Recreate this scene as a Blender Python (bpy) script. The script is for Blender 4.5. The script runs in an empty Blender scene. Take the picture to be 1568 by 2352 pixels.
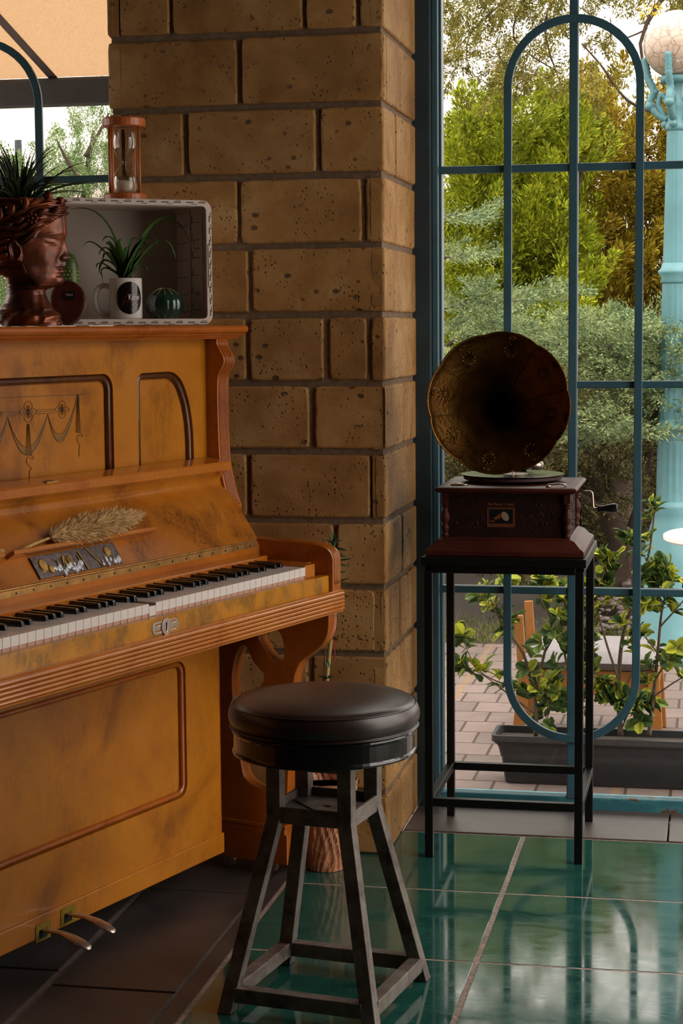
import bpy, bmesh, math, random
import numpy as np
from mathutils import Vector, Matrix, Euler
random.seed(7); rng = np.random.default_rng(7)
PI = math.pi
SC = bpy.context.scene
COL = SC.collection

# ------------------------------------------------------------------ camera
FPX = 4300.0; CXP, CYP = 784.0, 1176.0; HC = 1.27
YAW = math.radians(11.3); PITCH = math.atan(424.0/FPX); ROLL = 0.008
hf = np.array([-math.sin(YAW), math.cos(YAW), 0.0]); rv = np.array([math.cos(YAW), math.sin(YAW), 0.0])
fv = hf*math.cos(PITCH)+np.array([0, 0, -math.sin(PITCH)]); uv_ = np.cross(rv, fv)
Rv = math.cos(ROLL)*rv-math.sin(ROLL)*uv_; Uv = math.sin(ROLL)*rv+math.cos(ROLL)*uv_
CW = np.array([0, 0, HC])
cam = bpy.data.cameras.new('camera'); camo = bpy.data.objects.new('camera', cam); COL.objects.link(camo)
cam.sensor_fit = 'VERTICAL'; cam.sensor_height = 36.0; cam.sensor_width = 24.0
cam.lens = 36.0*FPX/2352.0; cam.clip_start = 0.05; cam.clip_end = 200
Mx = Matrix(((Rv[0], Uv[0], -fv[0], 0), (Rv[1], Uv[1], -fv[1], 0), (Rv[2], Uv[2], -fv[2], HC), (0, 0, 0, 1)))
camo.matrix_world = Mx
SC.camera = camo

# ------------------------------------------------------------------ world and light
W = bpy.data.worlds.new('overcast_sky'); SC.world = W; W.use_nodes = True
nt = W.node_tree; nt.nodes.clear()
wo = nt.nodes.new('ShaderNodeOutputWorld'); bg = nt.nodes.new('ShaderNodeBackground')
tc = nt.nodes.new('ShaderNodeTexCoord'); sx = nt.nodes.new('ShaderNodeSeparateXYZ'); cr = nt.nodes.new('ShaderNodeValToRGB')
nt.links.new(tc.outputs['Generated'], sx.inputs[0]); nt.links.new(sx.outputs['Z'], cr.inputs[0])
cr.color_ramp.elements[0].position = 0.0; cr.color_ramp.elements[0].color = (1.0, .86, .76, 1)
cr.color_ramp.elements[1].position = 0.9; cr.color_ramp.elements[1].color = (2.4, 2.25, 2.1, 1)
e_ = cr.color_ramp.elements.new(0.35); e_.color = (1.55, 1.42, 1.30, 1)
nt.links.new(cr.outputs[0], bg.inputs[0]); bg.inputs[1].default_value = 2.4
nt.links.new(bg.outputs[0], wo.inputs[0])
sun = bpy.data.lights.new('added_soft_sun', 'SUN'); sun.energy = 1.5; sun.angle = math.radians(25); sun.color = (1, .86, .68)  # soft sun added under the overcast sky for direction and brighter tops
suno = bpy.data.objects.new('added_soft_sun', sun); COL.objects.link(suno)
suno.rotation_euler = Euler((math.radians(38), math.radians(12), math.radians(25)))
vs = SC.view_settings
vs.view_transform = 'Standard'; vs.look = 'None'; vs.gamma = 1.0; vs.use_curve_mapping = False
vs.exposure = 0.0

# ------------------------------------------------------------------ geometry helpers
def ray(x, y): return fv+Rv*(x-CXP)/FPX+Uv*(CYP-y)/FPX
def at_plane(x, y, p0, n):
    d = ray(x, y); p0 = np.array(p0, float); n = np.array(n, float)
    return Vector(CW+d*np.dot(p0-CW, n)/np.dot(d, n))
def at_y(x, y, Y): return at_plane(x, y, (0, Y, 0), (0, 1, 0))
def at_z(x, y, Z): return at_plane(x, y, (0, 0, Z), (0, 0, 1))
def at_d(x, y, D): return Vector(CW+ray(x, y)*D)

class MB:
    """collects faces, then links them as one mesh object"""
    def __init__(s): s.v = []; s.f = []; s.m = []; s.cur = 0
    def add(s, vs_, fs):
        o = len(s.v); s.v.extend([tuple(p) for p in vs_])
        for f in fs: s.f.append(tuple(i+o for i in f)); s.m.append(s.cur)
        return s
    def box(s, x0, x1, y0, y1, z0, z1):
        v = [(x0, y0, z0), (x1, y0, z0), (x1, y1, z0), (x0, y1, z0), (x0, y0, z1), (x1, y0, z1), (x1, y1, z1), (x0, y1, z1)]
        return s.add(v, [(0, 3, 2, 1), (4, 5, 6, 7), (0, 1, 5, 4), (1, 2, 6, 5), (2, 3, 7, 6), (3, 0, 4, 7)])
    def prism(s, pts, a0, a1, axis='x'):
        """closed polygon pts (2D) extruded along an axis; for x: pts=(y,z), y: (x,z), z: (x,y)"""
        n = len(pts)
        def mk(p, a):
            return (a, p[0], p[1]) if axis == 'x' else ((p[0], a, p[1]) if axis == 'y' else (p[0], p[1], a))
        v = [mk(p, a0) for p in pts]+[mk(p, a1) for p in pts]
        f = [tuple(range(n))[::-1], tuple(range(n, 2*n))]+[(i, (i+1) % n, n+(i+1) % n, n+i) for i in range(n)]
        return s.add(v, f)
    def bar(s, p, q, w, h, up=(0, 0, 1)):
        p = Vector(p); q = Vector(q); d = (q-p).normalized(); upv = Vector(up)
        sd = d.cross(upv)
        if sd.length < 1e-4: sd = d.cross(Vector((0, 1, 0)))
        sd.normalize(); u2 = sd.cross(d).normalized()
        v = []
        for c in (p, q):
            for a, b_ in ((-1, -1), (1, -1), (1, 1), (-1, 1)): v.append(c+sd*a*w/2+u2*b_*h/2)
        return s.add(v, [(3, 2, 1, 0), (4, 5, 6, 7), (0, 1, 5, 4), (1, 2, 6, 5), (2, 3, 7, 6), (3, 0, 4, 7)])
    def tube(s, pts, r, n=10, cap=True, flat=1.0):
        pts = [Vector(p) for p in pts]; N = len(pts)
        rr = r if hasattr(r, '__len__') else [r]*N
        o = len(s.v); prev = None
        for i, p in enumerate(pts):
            t = (pts[min(i+1, N-1)]-pts[max(i-1, 0)])
            t = t.normalized() if t.length > 1e-9 else Vector((0, 0, 1))
            if prev is None:
                x = t.orthogonal().normalized()
            else:
                x = prev-t*prev.dot(t)
                x = x.normalized() if x.length > 1e-6 else t.orthogonal().normalized()
            prev = x; y = t.cross(x)
            for k in range(n):
                a = 2*PI*k/n; s.v.append(tuple(p+x*math.cos(a)*rr[i]+y*math.sin(a)*rr[i]*flat))
        for i in range(N-1):
            for k in range(n):
                s.f.append((o+i*n+k, o+i*n+(k+1) % n, o+(i+1)*n+(k+1) % n, o+(i+1)*n+k)); s.m.append(s.cur)
        if cap:
            s.f.append(tuple(o+k for k in range(n))[::-1]); s.m.append(s.cur)
            s.f.append(tuple(o+(N-1)*n+k for k in range(n))); s.m.append(s.cur)
        return s
    def lathe(s, prof, c=(0, 0, 0), n=32, scale=(1, 1)):
        o = len(s.v); cx, cy, cz = c
        for (r, z) in prof:
            for k in range(n):
                a = 2*PI*k/n; s.v.append((cx+r*math.cos(a)*scale[0], cy+r*math.sin(a)*scale[1], cz+z))
        for i in range(len(prof)-1):
            for k in range(n):
                s.f.append((o+i*n+k, o+i*n+(k+1) % n, o+(i+1)*n+(k+1) % n, o+(i+1)*n+k)); s.m.append(s.cur)
        if prof[0][0] > 1e-5: s.f.append(tuple(o+k for k in range(n))[::-1]); s.m.append(s.cur)
        if prof[-1][0] > 1e-5: s.f.append(tuple(o+(len(prof)-1)*n+k for k in range(n))); s.m.append(s.cur)
        return s
    def build(s, name, mats, parent=None, smooth=False, bevel=0.0, segs=2, loc=None, rot=None, autosmooth=None):
        me = bpy.data.meshes.new(name); me.from_pydata(s.v, [], s.f); me.update()
        mats = mats if isinstance(mats, (list, tuple)) else [mats]
        for m in mats: me.materials.append(m)
        if len(mats) > 1: me.polygons.foreach_set('material_index', s.m)
        me.polygons.foreach_set('use_smooth', [bool(smooth)]*len(me.polygons))
        o = bpy.data.objects.new(name, me); COL.objects.link(o)
        if parent: o.parent = parent
        if loc is not None: o.location = loc
        if rot is not None: o.rotation_euler = rot
        if bevel > 0:
            b = o.modifiers.new('bevel', 'BEVEL'); b.width = bevel; b.segments = segs; b.limit_method = 'ANGLE'; b.angle_limit = math.radians(40)
            b.harden_normals = False
        return o

def thing(name, label, cat, loc=(0, 0, 0), rotz=0.0, group=None):
    o = bpy.data.objects.new(name, None); COL.objects.link(o); o.empty_display_size = .05
    o.location = loc; o.rotation_euler = (0, 0, rotz); o['label'] = label; o['category'] = cat
    if group: o['group'] = group
    return o
def tag(o, label, cat, group=None, kind=None):
    o['label'] = label; o['category'] = cat
    if group: o['group'] = group
    if kind: o['kind'] = kind
    return o
def struct(o): o['kind'] = 'structure'; return o

def plate(name, loops, thick, mat, parent=None, bevel=0.0, matrix=None):
    """flat plate with holes: loops in local XY, extruded +-thick/2 along Z, then moved by matrix"""
    cu = bpy.data.curves.new(name+'_outline', 'CURVE'); cu.dimensions = '2D'; cu.fill_mode = 'BOTH'
    for lp in loops:
        sp = cu.splines.new('POLY'); sp.points.add(len(lp)-1)
        for i, p in enumerate(lp): sp.points[i].co = (p[0], p[1], 0, 1)
        sp.use_cyclic_u = True
    cu.extrude = max(thick/2-bevel, 1e-5); cu.bevel_depth = bevel; cu.bevel_resolution = 1
    if bevel: cu.offset = -bevel
    return curve_mesh(name, cu, mat, parent, matrix)
def curve_mesh(name, cu, mat, parent=None, matrix=None):
    tmp = bpy.data.objects.new('outline', cu); COL.objects.link(tmp)
    dg = bpy.context.evaluated_depsgraph_get()
    me = bpy.data.meshes.new_from_object(tmp.evaluated_get(dg)); me.name = name
    bpy.data.objects.remove(tmp); bpy.data.curves.remove(cu)
    if matrix is not None: me.transform(matrix)
    me.materials.clear(); me.materials.append(mat)
    o = bpy.data.objects.new(name, me); COL.objects.link(o)
    if parent: o.parent = parent
    return o
def text_mesh(name, txt, size, mat, parent, matrix, ext=.0004, sx=1.0, align='CENTER'):
    cu = bpy.data.curves.new(name+'_t', 'FONT'); cu.body = txt; cu.size = size; cu.extrude = ext; cu.align_x = align; cu.align_y = 'CENTER'
    return curve_mesh(name, cu, mat, parent, matrix @ Matrix.Diagonal((sx, 1, 1, 1)))
def bez(p0, p1, p2, n=8):
    p0, p1, p2 = Vector(p0), Vector(p1), Vector(p2)
    return [p0*(1-t)**2+p1*2*t*(1-t)+p2*t*t for t in [i/n for i in range(n+1)]]
def catmull(pts, k=6, closed=False):
    pts = [Vector(p) for p in pts]; n = len(pts); out = []
    rngi = range(n) if closed else range(n-1)
    for i in rngi:
        g = (lambda j: pts[j % n]) if closed else (lambda j: pts[max(0, min(n-1, j))])
        p0, p1, p2, p3 = g(i-1), g(i), g(i+1), g(i+2)
        for j in range(k):
            t = j/k
            out.append(.5*((2*p1)+(-p0+p2)*t+(2*p0-5*p1+4*p2-p3)*t*t+(-p0+3*p1-3*p2+p3)*t**3))
    if not closed: out.append(pts[-1])
    return out
def rrect(x0, x1, y0, y1, r, n=6):
    out = []
    rs = r if hasattr(r, '__len__') else [r]*4   # bl, br, tr, tl
    for (cx, cy, a0, rr) in ((x0+rs[0], y0+rs[0], PI, rs[0]), (x1-rs[1], y0+rs[1], 1.5*PI, rs[1]), (x1-rs[2], y1-rs[2], 0, rs[2]), (x0+rs[3], y1-rs[3], .5*PI, rs[3])):
        if rr < 1e-6: out.append((cx, cy)); continue
        for i in range(n+1):
            a = a0+.5*PI*i/n; out.append((cx+rr*math.cos(a), cy+rr*math.sin(a)))
    return out

# ------------------------------------------------------------------ materials
def newmat(name):
    m = bpy.data.materials.new(name); m.use_nodes = True; t = m.node_tree; t.nodes.clear()
    o = t.nodes.new('ShaderNodeOutputMaterial'); p = t.nodes.new('ShaderNodeBsdfPrincipled')
    t.links.new(p.outputs[0], o.inputs[0]); return m, t, p, o
def N(t, ty, **kw):
    n = t.nodes.new(ty)
    for k, v in kw.items():
        if k.startswith('i_'): n.inputs[int(k[2:])].default_value = v
        else: setattr(n, k, v)
    return n
def coords(t, scale=(1, 1, 1), kind='Object', rot=(0, 0, 0)):
    c = t.nodes.new('ShaderNodeTexCoord'); mp = t.nodes.new('ShaderNodeMapping')
    mp.inputs['Scale'].default_value = scale; mp.inputs['Rotation'].default_value = rot
    t.links.new(c.outputs[kind], mp.inputs[0]); return mp.outputs[0]
def noise(t, vec, scale, detail=6, rough=.6, dist=0.0):
    n = t.nodes.new('ShaderNodeTexNoise'); n.inputs['Scale'].default_value = scale; n.inputs['Detail'].default_value = detail
    n.inputs['Roughness'].default_value = rough; n.inputs['Distortion'].default_value = dist
    t.links.new(vec, n.inputs['Vector']); return n.outputs['Fac']
def ramp(t, fac, stops, interp='LINEAR'):
    r = t.nodes.new('ShaderNodeValToRGB'); r.color_ramp.interpolation = interp
    e = r.color_ramp.elements
    while len(e) < len(stops): e.new(.5)
    for i, (p, c) in enumerate(stops):
        e[i].position = p; e[i].color = (c[0], c[1], c[2], 1) if hasattr(c, '__len__') else (c, c, c, 1)
    t.links.new(fac, r.inputs[0]); return r.outputs[0]
def mixc(t, fac, a, b, mode='MIX'):
    m = t.nodes.new('ShaderNodeMix'); m.data_type = 'RGBA'; m.blend_type = mode
    if hasattr(fac, 'is_linked') or hasattr(fac, 'links'): t.links.new(fac, m.inputs[0])
    else: m.inputs[0].default_value = fac
    for k, v in ((6, a), (7, b)):
        if isinstance(v, (tuple, list)): m.inputs[k].default_value = (v[0], v[1], v[2], 1)
        else: t.links.new(v, m.inputs[k])
    return m.outputs[2]
def bump(t, p, h, strength=.3, dist=.002):
    b = t.nodes.new('ShaderNodeBump'); b.inputs['Strength'].default_value = strength; b.inputs['Distance'].default_value = dist
    t.links.new(h, b.inputs['Height']); t.links.new(b.outputs[0], p.inputs['Normal'])
def math_(t, op, a, b=None, clamp=False):
    m = t.nodes.new('ShaderNodeMath'); m.operation = op; m.use_clamp = clamp
    for k, v in ((0, a), (1, b)):
        if v is None: continue
        if isinstance(v, (int, float)): m.inputs[k].default_value = v
        else: t.links.new(v, m.inputs[k])
    return m.outputs[0]
def simple(name, col, rough=.5, metal=0.0, coat=0.0, var=0.0, vscale=20, bmp=0.0, bscale=60, spec=.5):
    m, t, p, o = newmat(name)
    p.inputs['Roughness'].default_value = rough; p.inputs['Metallic'].default_value = metal
    p.inputs['Coat Weight'].default_value = coat; p.inputs['Coat Roughness'].default_value = .12
    p.inputs['Specular IOR Level'].default_value = spec
    v = coords(t); n = noise(t, v, vscale)
    lo = tuple(c*(1-var) for c in col); hi = tuple(min(1, c*(1+var)) for c in col)
    t.links.new(ramp(t, n, [(.3, lo), (.7, hi)]), p.inputs['Base Color'])
    if bmp: bump(t, p, noise(t, v, bscale), bmp)
    return m
def wood(name, base, dark, light, scale=(1, 1, 1), vein=.5, rough=.28, coat=.5, gs=5):
    """figured veneer: soft mottling, sparse dark cracks, fine upright grain"""
    m, t, p, o = newmat(name)
    v = coords(t, scale)
    n1 = noise(t, v, gs*1.1, 6, .62, .9)
    c = ramp(t, n1, [(.32, dark), (.46, base), (.60, light), (.74, base)])
    vv = coords(t, (scale[0]*1.6, scale[1]*1.6, scale[2]*.75))
    n2 = noise(t, vv, gs*2.2, 7, .68, 1.4)
    vn = ramp(t, n2, [(.478, 0), (.492, 1), (.506, 0)]); mask = ramp(t, noise(t, v, gs*1.6, 3, .5), [(.48, 0), (.60, 1)])
    c = mixc(t, math_(t, 'MULTIPLY', math_(t, 'MULTIPLY', vn, mask), min(1, vein)), c, tuple(x*.22 for x in dark))
    sm_ = ramp(t, noise(t, vv, gs*4, 8, .75, .6), [(.46, 1), (.62, .0)]); c = mixc(t, math_(t, 'MULTIPLY', math_(t, 'MULTIPLY', sm_, mask), min(.55, vein*.6)), c, tuple(x*.7 for x in dark))
    fine = noise(t, coords(t, (scale[0]*8, scale[1]*8, scale[2]*.8)), 25, 3)
    c = mixc(t, .35, c, ramp(t, fine, [(.3, .62), (.7, 1.0)]), 'MULTIPLY')
    t.links.new(c, p.inputs['Base Color'])
    p.inputs['Roughness'].default_value = rough; p.inputs['Coat Weight'].default_value = coat; p.inputs['Coat Roughness'].default_value = .12 if coat < .9 else .09; p.inputs['Coat IOR'].default_value = 1.5 if coat < .9 else 1.9
    bump(t, p, fine, .04, .001)
    return m
M = {}
M['burl'] = wood('burl_veneer', (.47, .160, .009), (.24, .080, .010), (.54, .195, .012), vein=.6, gs=4)
M['burl_lid'] = wood('burl_lid', (.46, .145, .010), (.26, .075, .009), (.54, .18, .012), vein=1.0, rough=.2, gs=4, coat=.95)
M['burl_low'] = wood('burl_lower', (.50, .165, .009), (.31, .10, .011), (.58, .205, .012), vein=.3, gs=3.5)
M['slip'] = wood('slip_veneer', (.54, .215, .010), (.26, .13, .022), (.62, .26, .012), vein=1.0, gs=9)
M['cherry'] = wood('cherry_trim', (.42, .105, .010), (.33, .07, .007), (.48, .13, .014), vein=.15, rough=.25, coat=.6)
M['cherry_l'] = wood('cherry_rail', (.50, .15, .014), (.42, .11, .010), (.55, .18, .02), vein=.1, rough=.25, coat=.6)
M['bead'] = wood('dark_bead', (.10, .030, .008), (.07, .02, .006), (.14, .045, .010), vein=.2, rough=.25)
M['inlay'] = simple('inlay_line', (.07, .035, .012), .5)
M['inlay_green'] = simple('inlay_green', (.22, .10, .014), .4, var=.2)
M['white_key'] = simple('ivory_key', (.78, .72, .68), .25, coat=.4, var=.04)
M['key_wood'] = simple('key_wood', (.50, .30, .22), .6, var=.1)
M['black_key'] = simple('ebony_key', (.006, .006, .007), .22, coat=.5)
M['brass'] = simple('aged_brass', (.50, .27, .08), .35, metal=.6, var=.35, vscale=40)
M['nickel'] = simple('worn_nickel', (.62, .52, .44), .32, metal=.9, var=.2, vscale=60, bmp=.1)
M['felt'] = simple('yellow_felt', (.24, .17, .01), .95, var=.3, vscale=200, bmp=.4)
M['black'] = simple('black_void', (.004, .003, .003), .8)
M['red_felt'] = simple('red_felt', (.35, .01, .01), .9)
M['plaque'] = simple('relief_metal', (.13, .10, .10), .42, metal=.75, var=.6, vscale=90, bmp=.5, bscale=120)
M['plaque_gold'] = simple('relief_gold', (.40, .24, .06), .4, metal=.8, var=.4, vscale=80)
M['plaque_hi'] = simple('relief_silver', (.55, .55, .60), .4, metal=.6, var=.4, vscale=150)
M['straw'] = simple('dry_straw', (.62, .40, .17), .8, var=.35, vscale=60)
M['straw_stem'] = simple('straw_stem', (.52, .32, .10), .6, var=.3, vscale=90)
M['blue'] = simple('blue_paint', (.042, .115, .155), .38, var=.15, vscale=14, bmp=.15, bscale=90, spec=.6)
M['blue_d'] = simple('blue_paint_dark', (.020, .045, .060), .42, var=.2, vscale=10, bmp=.15, bscale=90)  # darker mix of the frame blue, for the wide jamb
M['steel'] = simple('black_steel', (.004, .0035, .0035), .42, var=.2, spec=.35)
M['mahog'] = simple('mahogany', (.060, .010, .005), .5, coat=.0, var=.4, vscale=14, bmp=.05, spec=.3)
M['mahog_carved'] = simple('carved_mahogany', (.018, .004, .003), .6, var=.5, vscale=40, bmp=.6, bscale=70, spec=.25)
M['record'] = simple('shellac_record', (.012, .012, .013), .22, coat=.3)
M['plat'] = simple('platter_felt', (.05, .02, .02), .7)
M['label_paper'] = simple('record_label', (.7, .62, .55), .6)
M['leather'] = simple('brown_black_leather', (.028, .013, .010), .33, var=.25, vscale=8, bmp=.10, bscale=220, spec=.7)
M['slate'] = simple('slate', (.042, .033, .031), .45, var=.4, vscale=7, bmp=.25, bscale=60, spec=.5)
M['grout'] = simple('grout', (.16, .12, .10), .8, var=.3, vscale=50, bmp=.3)
M['joint'] = simple('tile_joint', (.30, .21, .17), .5, var=.55, vscale=80, bmp=.6, bscale=150)
M['sill'] = simple('sill_stone', (.095, .07, .065), .38, var=.15, vscale=30)
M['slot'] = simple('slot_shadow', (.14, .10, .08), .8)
M['crate'] = simple('white_plastic', (.62, .52, .45), .5, var=.05)
M['crate_in'] = simple('crate_back_board', (.50, .44, .38), .7, var=.04)
M['ceramic'] = simple('white_glaze', (.78, .73, .70), .12, coat=.6)
M['ball'] = simple('green_glaze', (.008, .035, .022), .15, coat=.7, var=.3)
M['ball_line'] = simple('gold_line', (.45, .36, .14), .35)
M['cactus'] = simple('cactus_green', (.05, .10, .02), .4, var=.5, vscale=60)
M['cactus_dot'] = simple('cactus_dots', (.5, .42, .12), .4)
M['leaf'] = simple('spider_leaf', (.045, .12, .02), .45, var=.5, vscale=30)
M['leaf_d'] = simple('dyckia_leaf', (.028, .048, .016), .5, var=.4, vscale=30)
M['aloe'] = simple('aloe_leaf', (.04, .11, .04), .45, var=.4, vscale=40)
M['wood_o'] = simple('hourglass_wood', (.50, .135, .03), .4, coat=.2, var=.2, vscale=30)
M['sand'] = simple('sand', (.72, .62, .48), .9)
M['slice'] = simple('polished_slice', (.10, .02, .010), .3, coat=.5, var=.3, vscale=30)
M['bark'] = simple('bark', (.10, .06, .03), .9, var=.7, vscale=60, bmp=1, bscale=90)
M['paper_pot'] = simple('crinkled_copper_paper', (.50, .20, .10), .42, var=.25, vscale=30, spec=.6)
M['soil'] = simple('soil', (.035, .024, .017), .95, var=.5, vscale=90, bmp=.8)
M['stake'] = simple('bamboo_stake', (.50, .36, .13), .5, var=.2, vscale=50)
M['white'] = simple('white_line', (.75, .72, .70), .5)
M['redcord'] = simple('red_cord', (.5, .03, .04), .7)
M['planter'] = simple('grey_planter', (.030, .027, .030), .5, var=.25, vscale=30, bmp=.3, bscale=200)
M['teal'] = simple('teal_paint', (.085, .215, .245), .5, var=.12, vscale=8, bmp=.1)
M['orange_wood'] = wood('orange_chair_wood', (.28, .10, .012), (.24, .08, .010), (.32, .12, .02), vein=.1, coat=.1, rough=.5)
M['cushion'] = simple('grey_cushion', (.17, .155, .16), .9, var=.15, vscale=160, bmp=.4, bscale=400)
M['table_white'] = simple('white_tabletop', (.85, .82, .80), .4)
M['parasol'] = simple('white_parasol', (.9, .87, .84), .9)
M['parasol'] = None
M['building'] = simple('pale_building', (.42, .36, .32), .9, var=.05, vscale=2)
M['building_b'] = simple('tan_building', (.55, .33, .22), .9, var=.1, vscale=2)
M['retain'] = simple('reddish_stone', (.07, .04, .03), .9, var=.4, vscale=8, bmp=.5, bscale=20)
M['trunk'] = simple('juniper_trunk', (.045, .027, .018), .9, var=.5, vscale=20, bmp=.8, bscale=40)
M['stem'] = simple('shrub_stem', (.11, .075, .045), .8, var=.3, vscale=60)
M['beam'] = simple('grey_beam', (.035, .038, .045), .45, var=.2)
M['wall'] = simple('plaster', (.14, .09, .05), .9, var=.1)
M['ceil'] = simple('ceiling_boards', (.10, .065, .04), .8, var=.2)

def m_bust():
    m, t, p, o = newmat('copper_patina'); v = coords(t)
    n = noise(t, v, 14, 6, .6, .6)
    t.links.new(ramp(t, n, [(.35, (.012, .005, .004)), (.5, (.12, .028, .010)), (.66, (.32, .075, .015))]), p.inputs['Base Color'])
    p.inputs['Metallic'].default_value = .45; p.inputs['Roughness'].default_value = .36; p.inputs['Coat Weight'].default_value = .25
    return m
M['bust'] = m_bust()
def m_horn():
    m, t, p, o = newmat('embossed_bronze'); v = coords(t)
    n = noise(t, v, 12, 6, .7)
    t.links.new(ramp(t, n, [(.35, (.075, .028, .006)), (.65, (.24, .11, .018))]), p.inputs['Base Color'])
    p.inputs['Metallic'].default_value = .85; p.inputs['Roughness'].default_value = .34
    bump(t, p, noise(t, v, 110, 3), .5, .003); return m
M['horn'] = m_horn()
def m_iron():
    m, t, p, o = newmat('rusty_grey_iron'); v = coords(t)
    n = noise(t, v, 16, 8, .7)
    t.links.new(ramp(t, n, [(.35, (.07, .04, .030)), (.5, (.17, .14, .12)), (.7, (.27, .24, .21))]), p.inputs['Base Color'])
    p.inputs['Metallic'].default_value = .35; p.inputs['Roughness'].default_value = .5
    bump(t, p, noise(t, v, 200), .15); return m
M['iron'] = m_iron()
def m_band():
    m, t, p, o = newmat('worn_black_lacquer'); v = coords(t, (1, 1, .6))
    n = noise(t, v, 30, 8, .75)
    t.links.new(ramp(t, n, [(.62, (.008, .006, .006)), (.72, (.10, .03, .012))]), p.inputs['Base Color'])
    p.inputs['Roughness'].default_value = .2; p.inputs['Coat Weight'].default_value = .4; return m
M['band'] = m_band()
def m_glassfloor():
    m, t, p, o = newmat('teal_glass_tile'); v = coords(t)
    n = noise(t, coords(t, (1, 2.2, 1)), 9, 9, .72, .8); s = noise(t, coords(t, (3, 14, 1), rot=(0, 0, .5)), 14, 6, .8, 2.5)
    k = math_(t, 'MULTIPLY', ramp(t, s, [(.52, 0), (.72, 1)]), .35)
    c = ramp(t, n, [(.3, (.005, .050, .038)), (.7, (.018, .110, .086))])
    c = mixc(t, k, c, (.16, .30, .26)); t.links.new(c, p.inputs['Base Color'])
    rr = ramp(t, n, [(.35, .05), (.7, .15)]); t.links.new(rr, p.inputs['Roughness'])
    p.inputs['Specular IOR Level'].default_value = .35; p.inputs['Coat Weight'].default_value = .22; p.inputs['Coat Roughness'].default_value = .04
    return m
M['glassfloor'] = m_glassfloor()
def m_travertine():
    m, t, p, o = newmat('travertine_blocks'); v = coords(t)
    geo = t.nodes.new('ShaderNodeNewGeometry')
    n1 = noise(t, v, 7, 6, .6, .4); n2 = noise(t, v, 45, 6, .7)
    base = ramp(t, n1, [(.28, (.26, .118, .026)), (.5, (.41, .21, .060)), (.72, (.54, .33, .13))])
    pv = ramp(t, geo.outputs['Random Per Island'], [(0, (.80, .78, .74)), (1, (1.1, 1.1, 1.12))])
    c = mixc(t, 1.0, base, pv, 'MULTIPLY')
    vo = t.nodes.new('ShaderNodeTexVoronoi'); vo.inputs['Scale'].default_value = 85; t.links.new(coords(t, (1, 1, 1.0)), vo.inputs['Vector'])
    pits = math_(t, 'MULTIPLY', ramp(t, vo.outputs['Distance'], [(.14, 1), (.30, 0)]), ramp(t, noise(t, v, 16, 5, .7), [(.47, 0), (.58, 1)]))
    vo2 = t.nodes.new('ShaderNodeTexVoronoi'); vo2.inputs['Scale'].default_value = 20; t.links.new(coords(t, (1, 1, 1.6)), vo2.inputs['Vector'])
    pits2 = math_(t, 'MULTIPLY', ramp(t, vo2.outputs['Distance'], [(.13, 1), (.22, 0)]), ramp(t, noise(t, v, 9, 5, .7), [(.50, 0), (.56, 1)]))
    pt = math_(t, 'MAXIMUM', pits, pits2)
    c = mixc(t, math_(t, 'MULTIPLY', pt, .85), c, (.07, .04, .02)); t.links.new(c, p.inputs['Base Color'])
    p.inputs['Roughness'].default_value = .8
    h = math_(t, 'SUBTRACT', math_(t, 'MULTIPLY', n2, .5), pt); bump(t, p, h, .7, .004); return m
M['trav'] = m_travertine()
M['mortar'] = simple('mortar', (.19, .125, .075), .9, var=.3, vscale=60, bmp=.5, bscale=80)
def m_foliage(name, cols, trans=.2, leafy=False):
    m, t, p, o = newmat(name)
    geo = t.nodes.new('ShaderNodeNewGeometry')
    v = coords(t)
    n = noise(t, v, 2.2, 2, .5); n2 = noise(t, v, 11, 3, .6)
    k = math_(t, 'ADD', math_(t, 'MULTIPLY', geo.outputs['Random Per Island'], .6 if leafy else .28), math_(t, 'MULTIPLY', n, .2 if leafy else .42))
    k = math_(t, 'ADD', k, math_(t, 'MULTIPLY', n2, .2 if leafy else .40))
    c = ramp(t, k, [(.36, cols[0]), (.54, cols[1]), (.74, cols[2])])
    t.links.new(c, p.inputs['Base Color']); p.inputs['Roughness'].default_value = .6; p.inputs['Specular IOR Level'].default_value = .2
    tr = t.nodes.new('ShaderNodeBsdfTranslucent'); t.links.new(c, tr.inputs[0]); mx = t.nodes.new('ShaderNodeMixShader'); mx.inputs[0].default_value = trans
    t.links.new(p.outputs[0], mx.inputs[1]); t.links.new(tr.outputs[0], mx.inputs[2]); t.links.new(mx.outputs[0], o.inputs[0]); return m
M['fol_bright'] = m_foliage('bright_conifer', [(.07, .085, .008), (.22, .27, .010), (.46, .48, .03)])
M['fol_olive'] = m_foliage('olive_conifer', [(.10, .055, .006), (.27, .185, .012), (.42, .36, .035)])
M['fol_blue'] = m_foliage('bluegreen_juniper', [(.06, .10, .048), (.18, .25, .12), (.42, .46, .20)])
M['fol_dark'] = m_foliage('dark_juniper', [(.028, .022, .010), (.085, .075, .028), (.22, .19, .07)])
M['fol_top'] = m_foliage('brownish_top', [(.06, .055, .008), (.14, .13, .015), (.28, .23, .05)])
M['fol_left'] = m_foliage('fresh_juniper', [(.05, .10, .03), (.14, .22, .07), (.30, .38, .17)])
M['euon'] = m_foliage('euonymus_leaves', [(.045, .09, .024), (.15, .22, .05), (.46, .48, .04)], .25, True)
M['grass'] = m_foliage('short_grass', [(.05, .06, .01), (.10, .11, .025), (.16, .15, .05)])
M['yellow_leaf'] = m_foliage('yellow_leaves', [(.40, .28, .02), (.50, .36, .03), (.6, .45, .06)])
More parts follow.
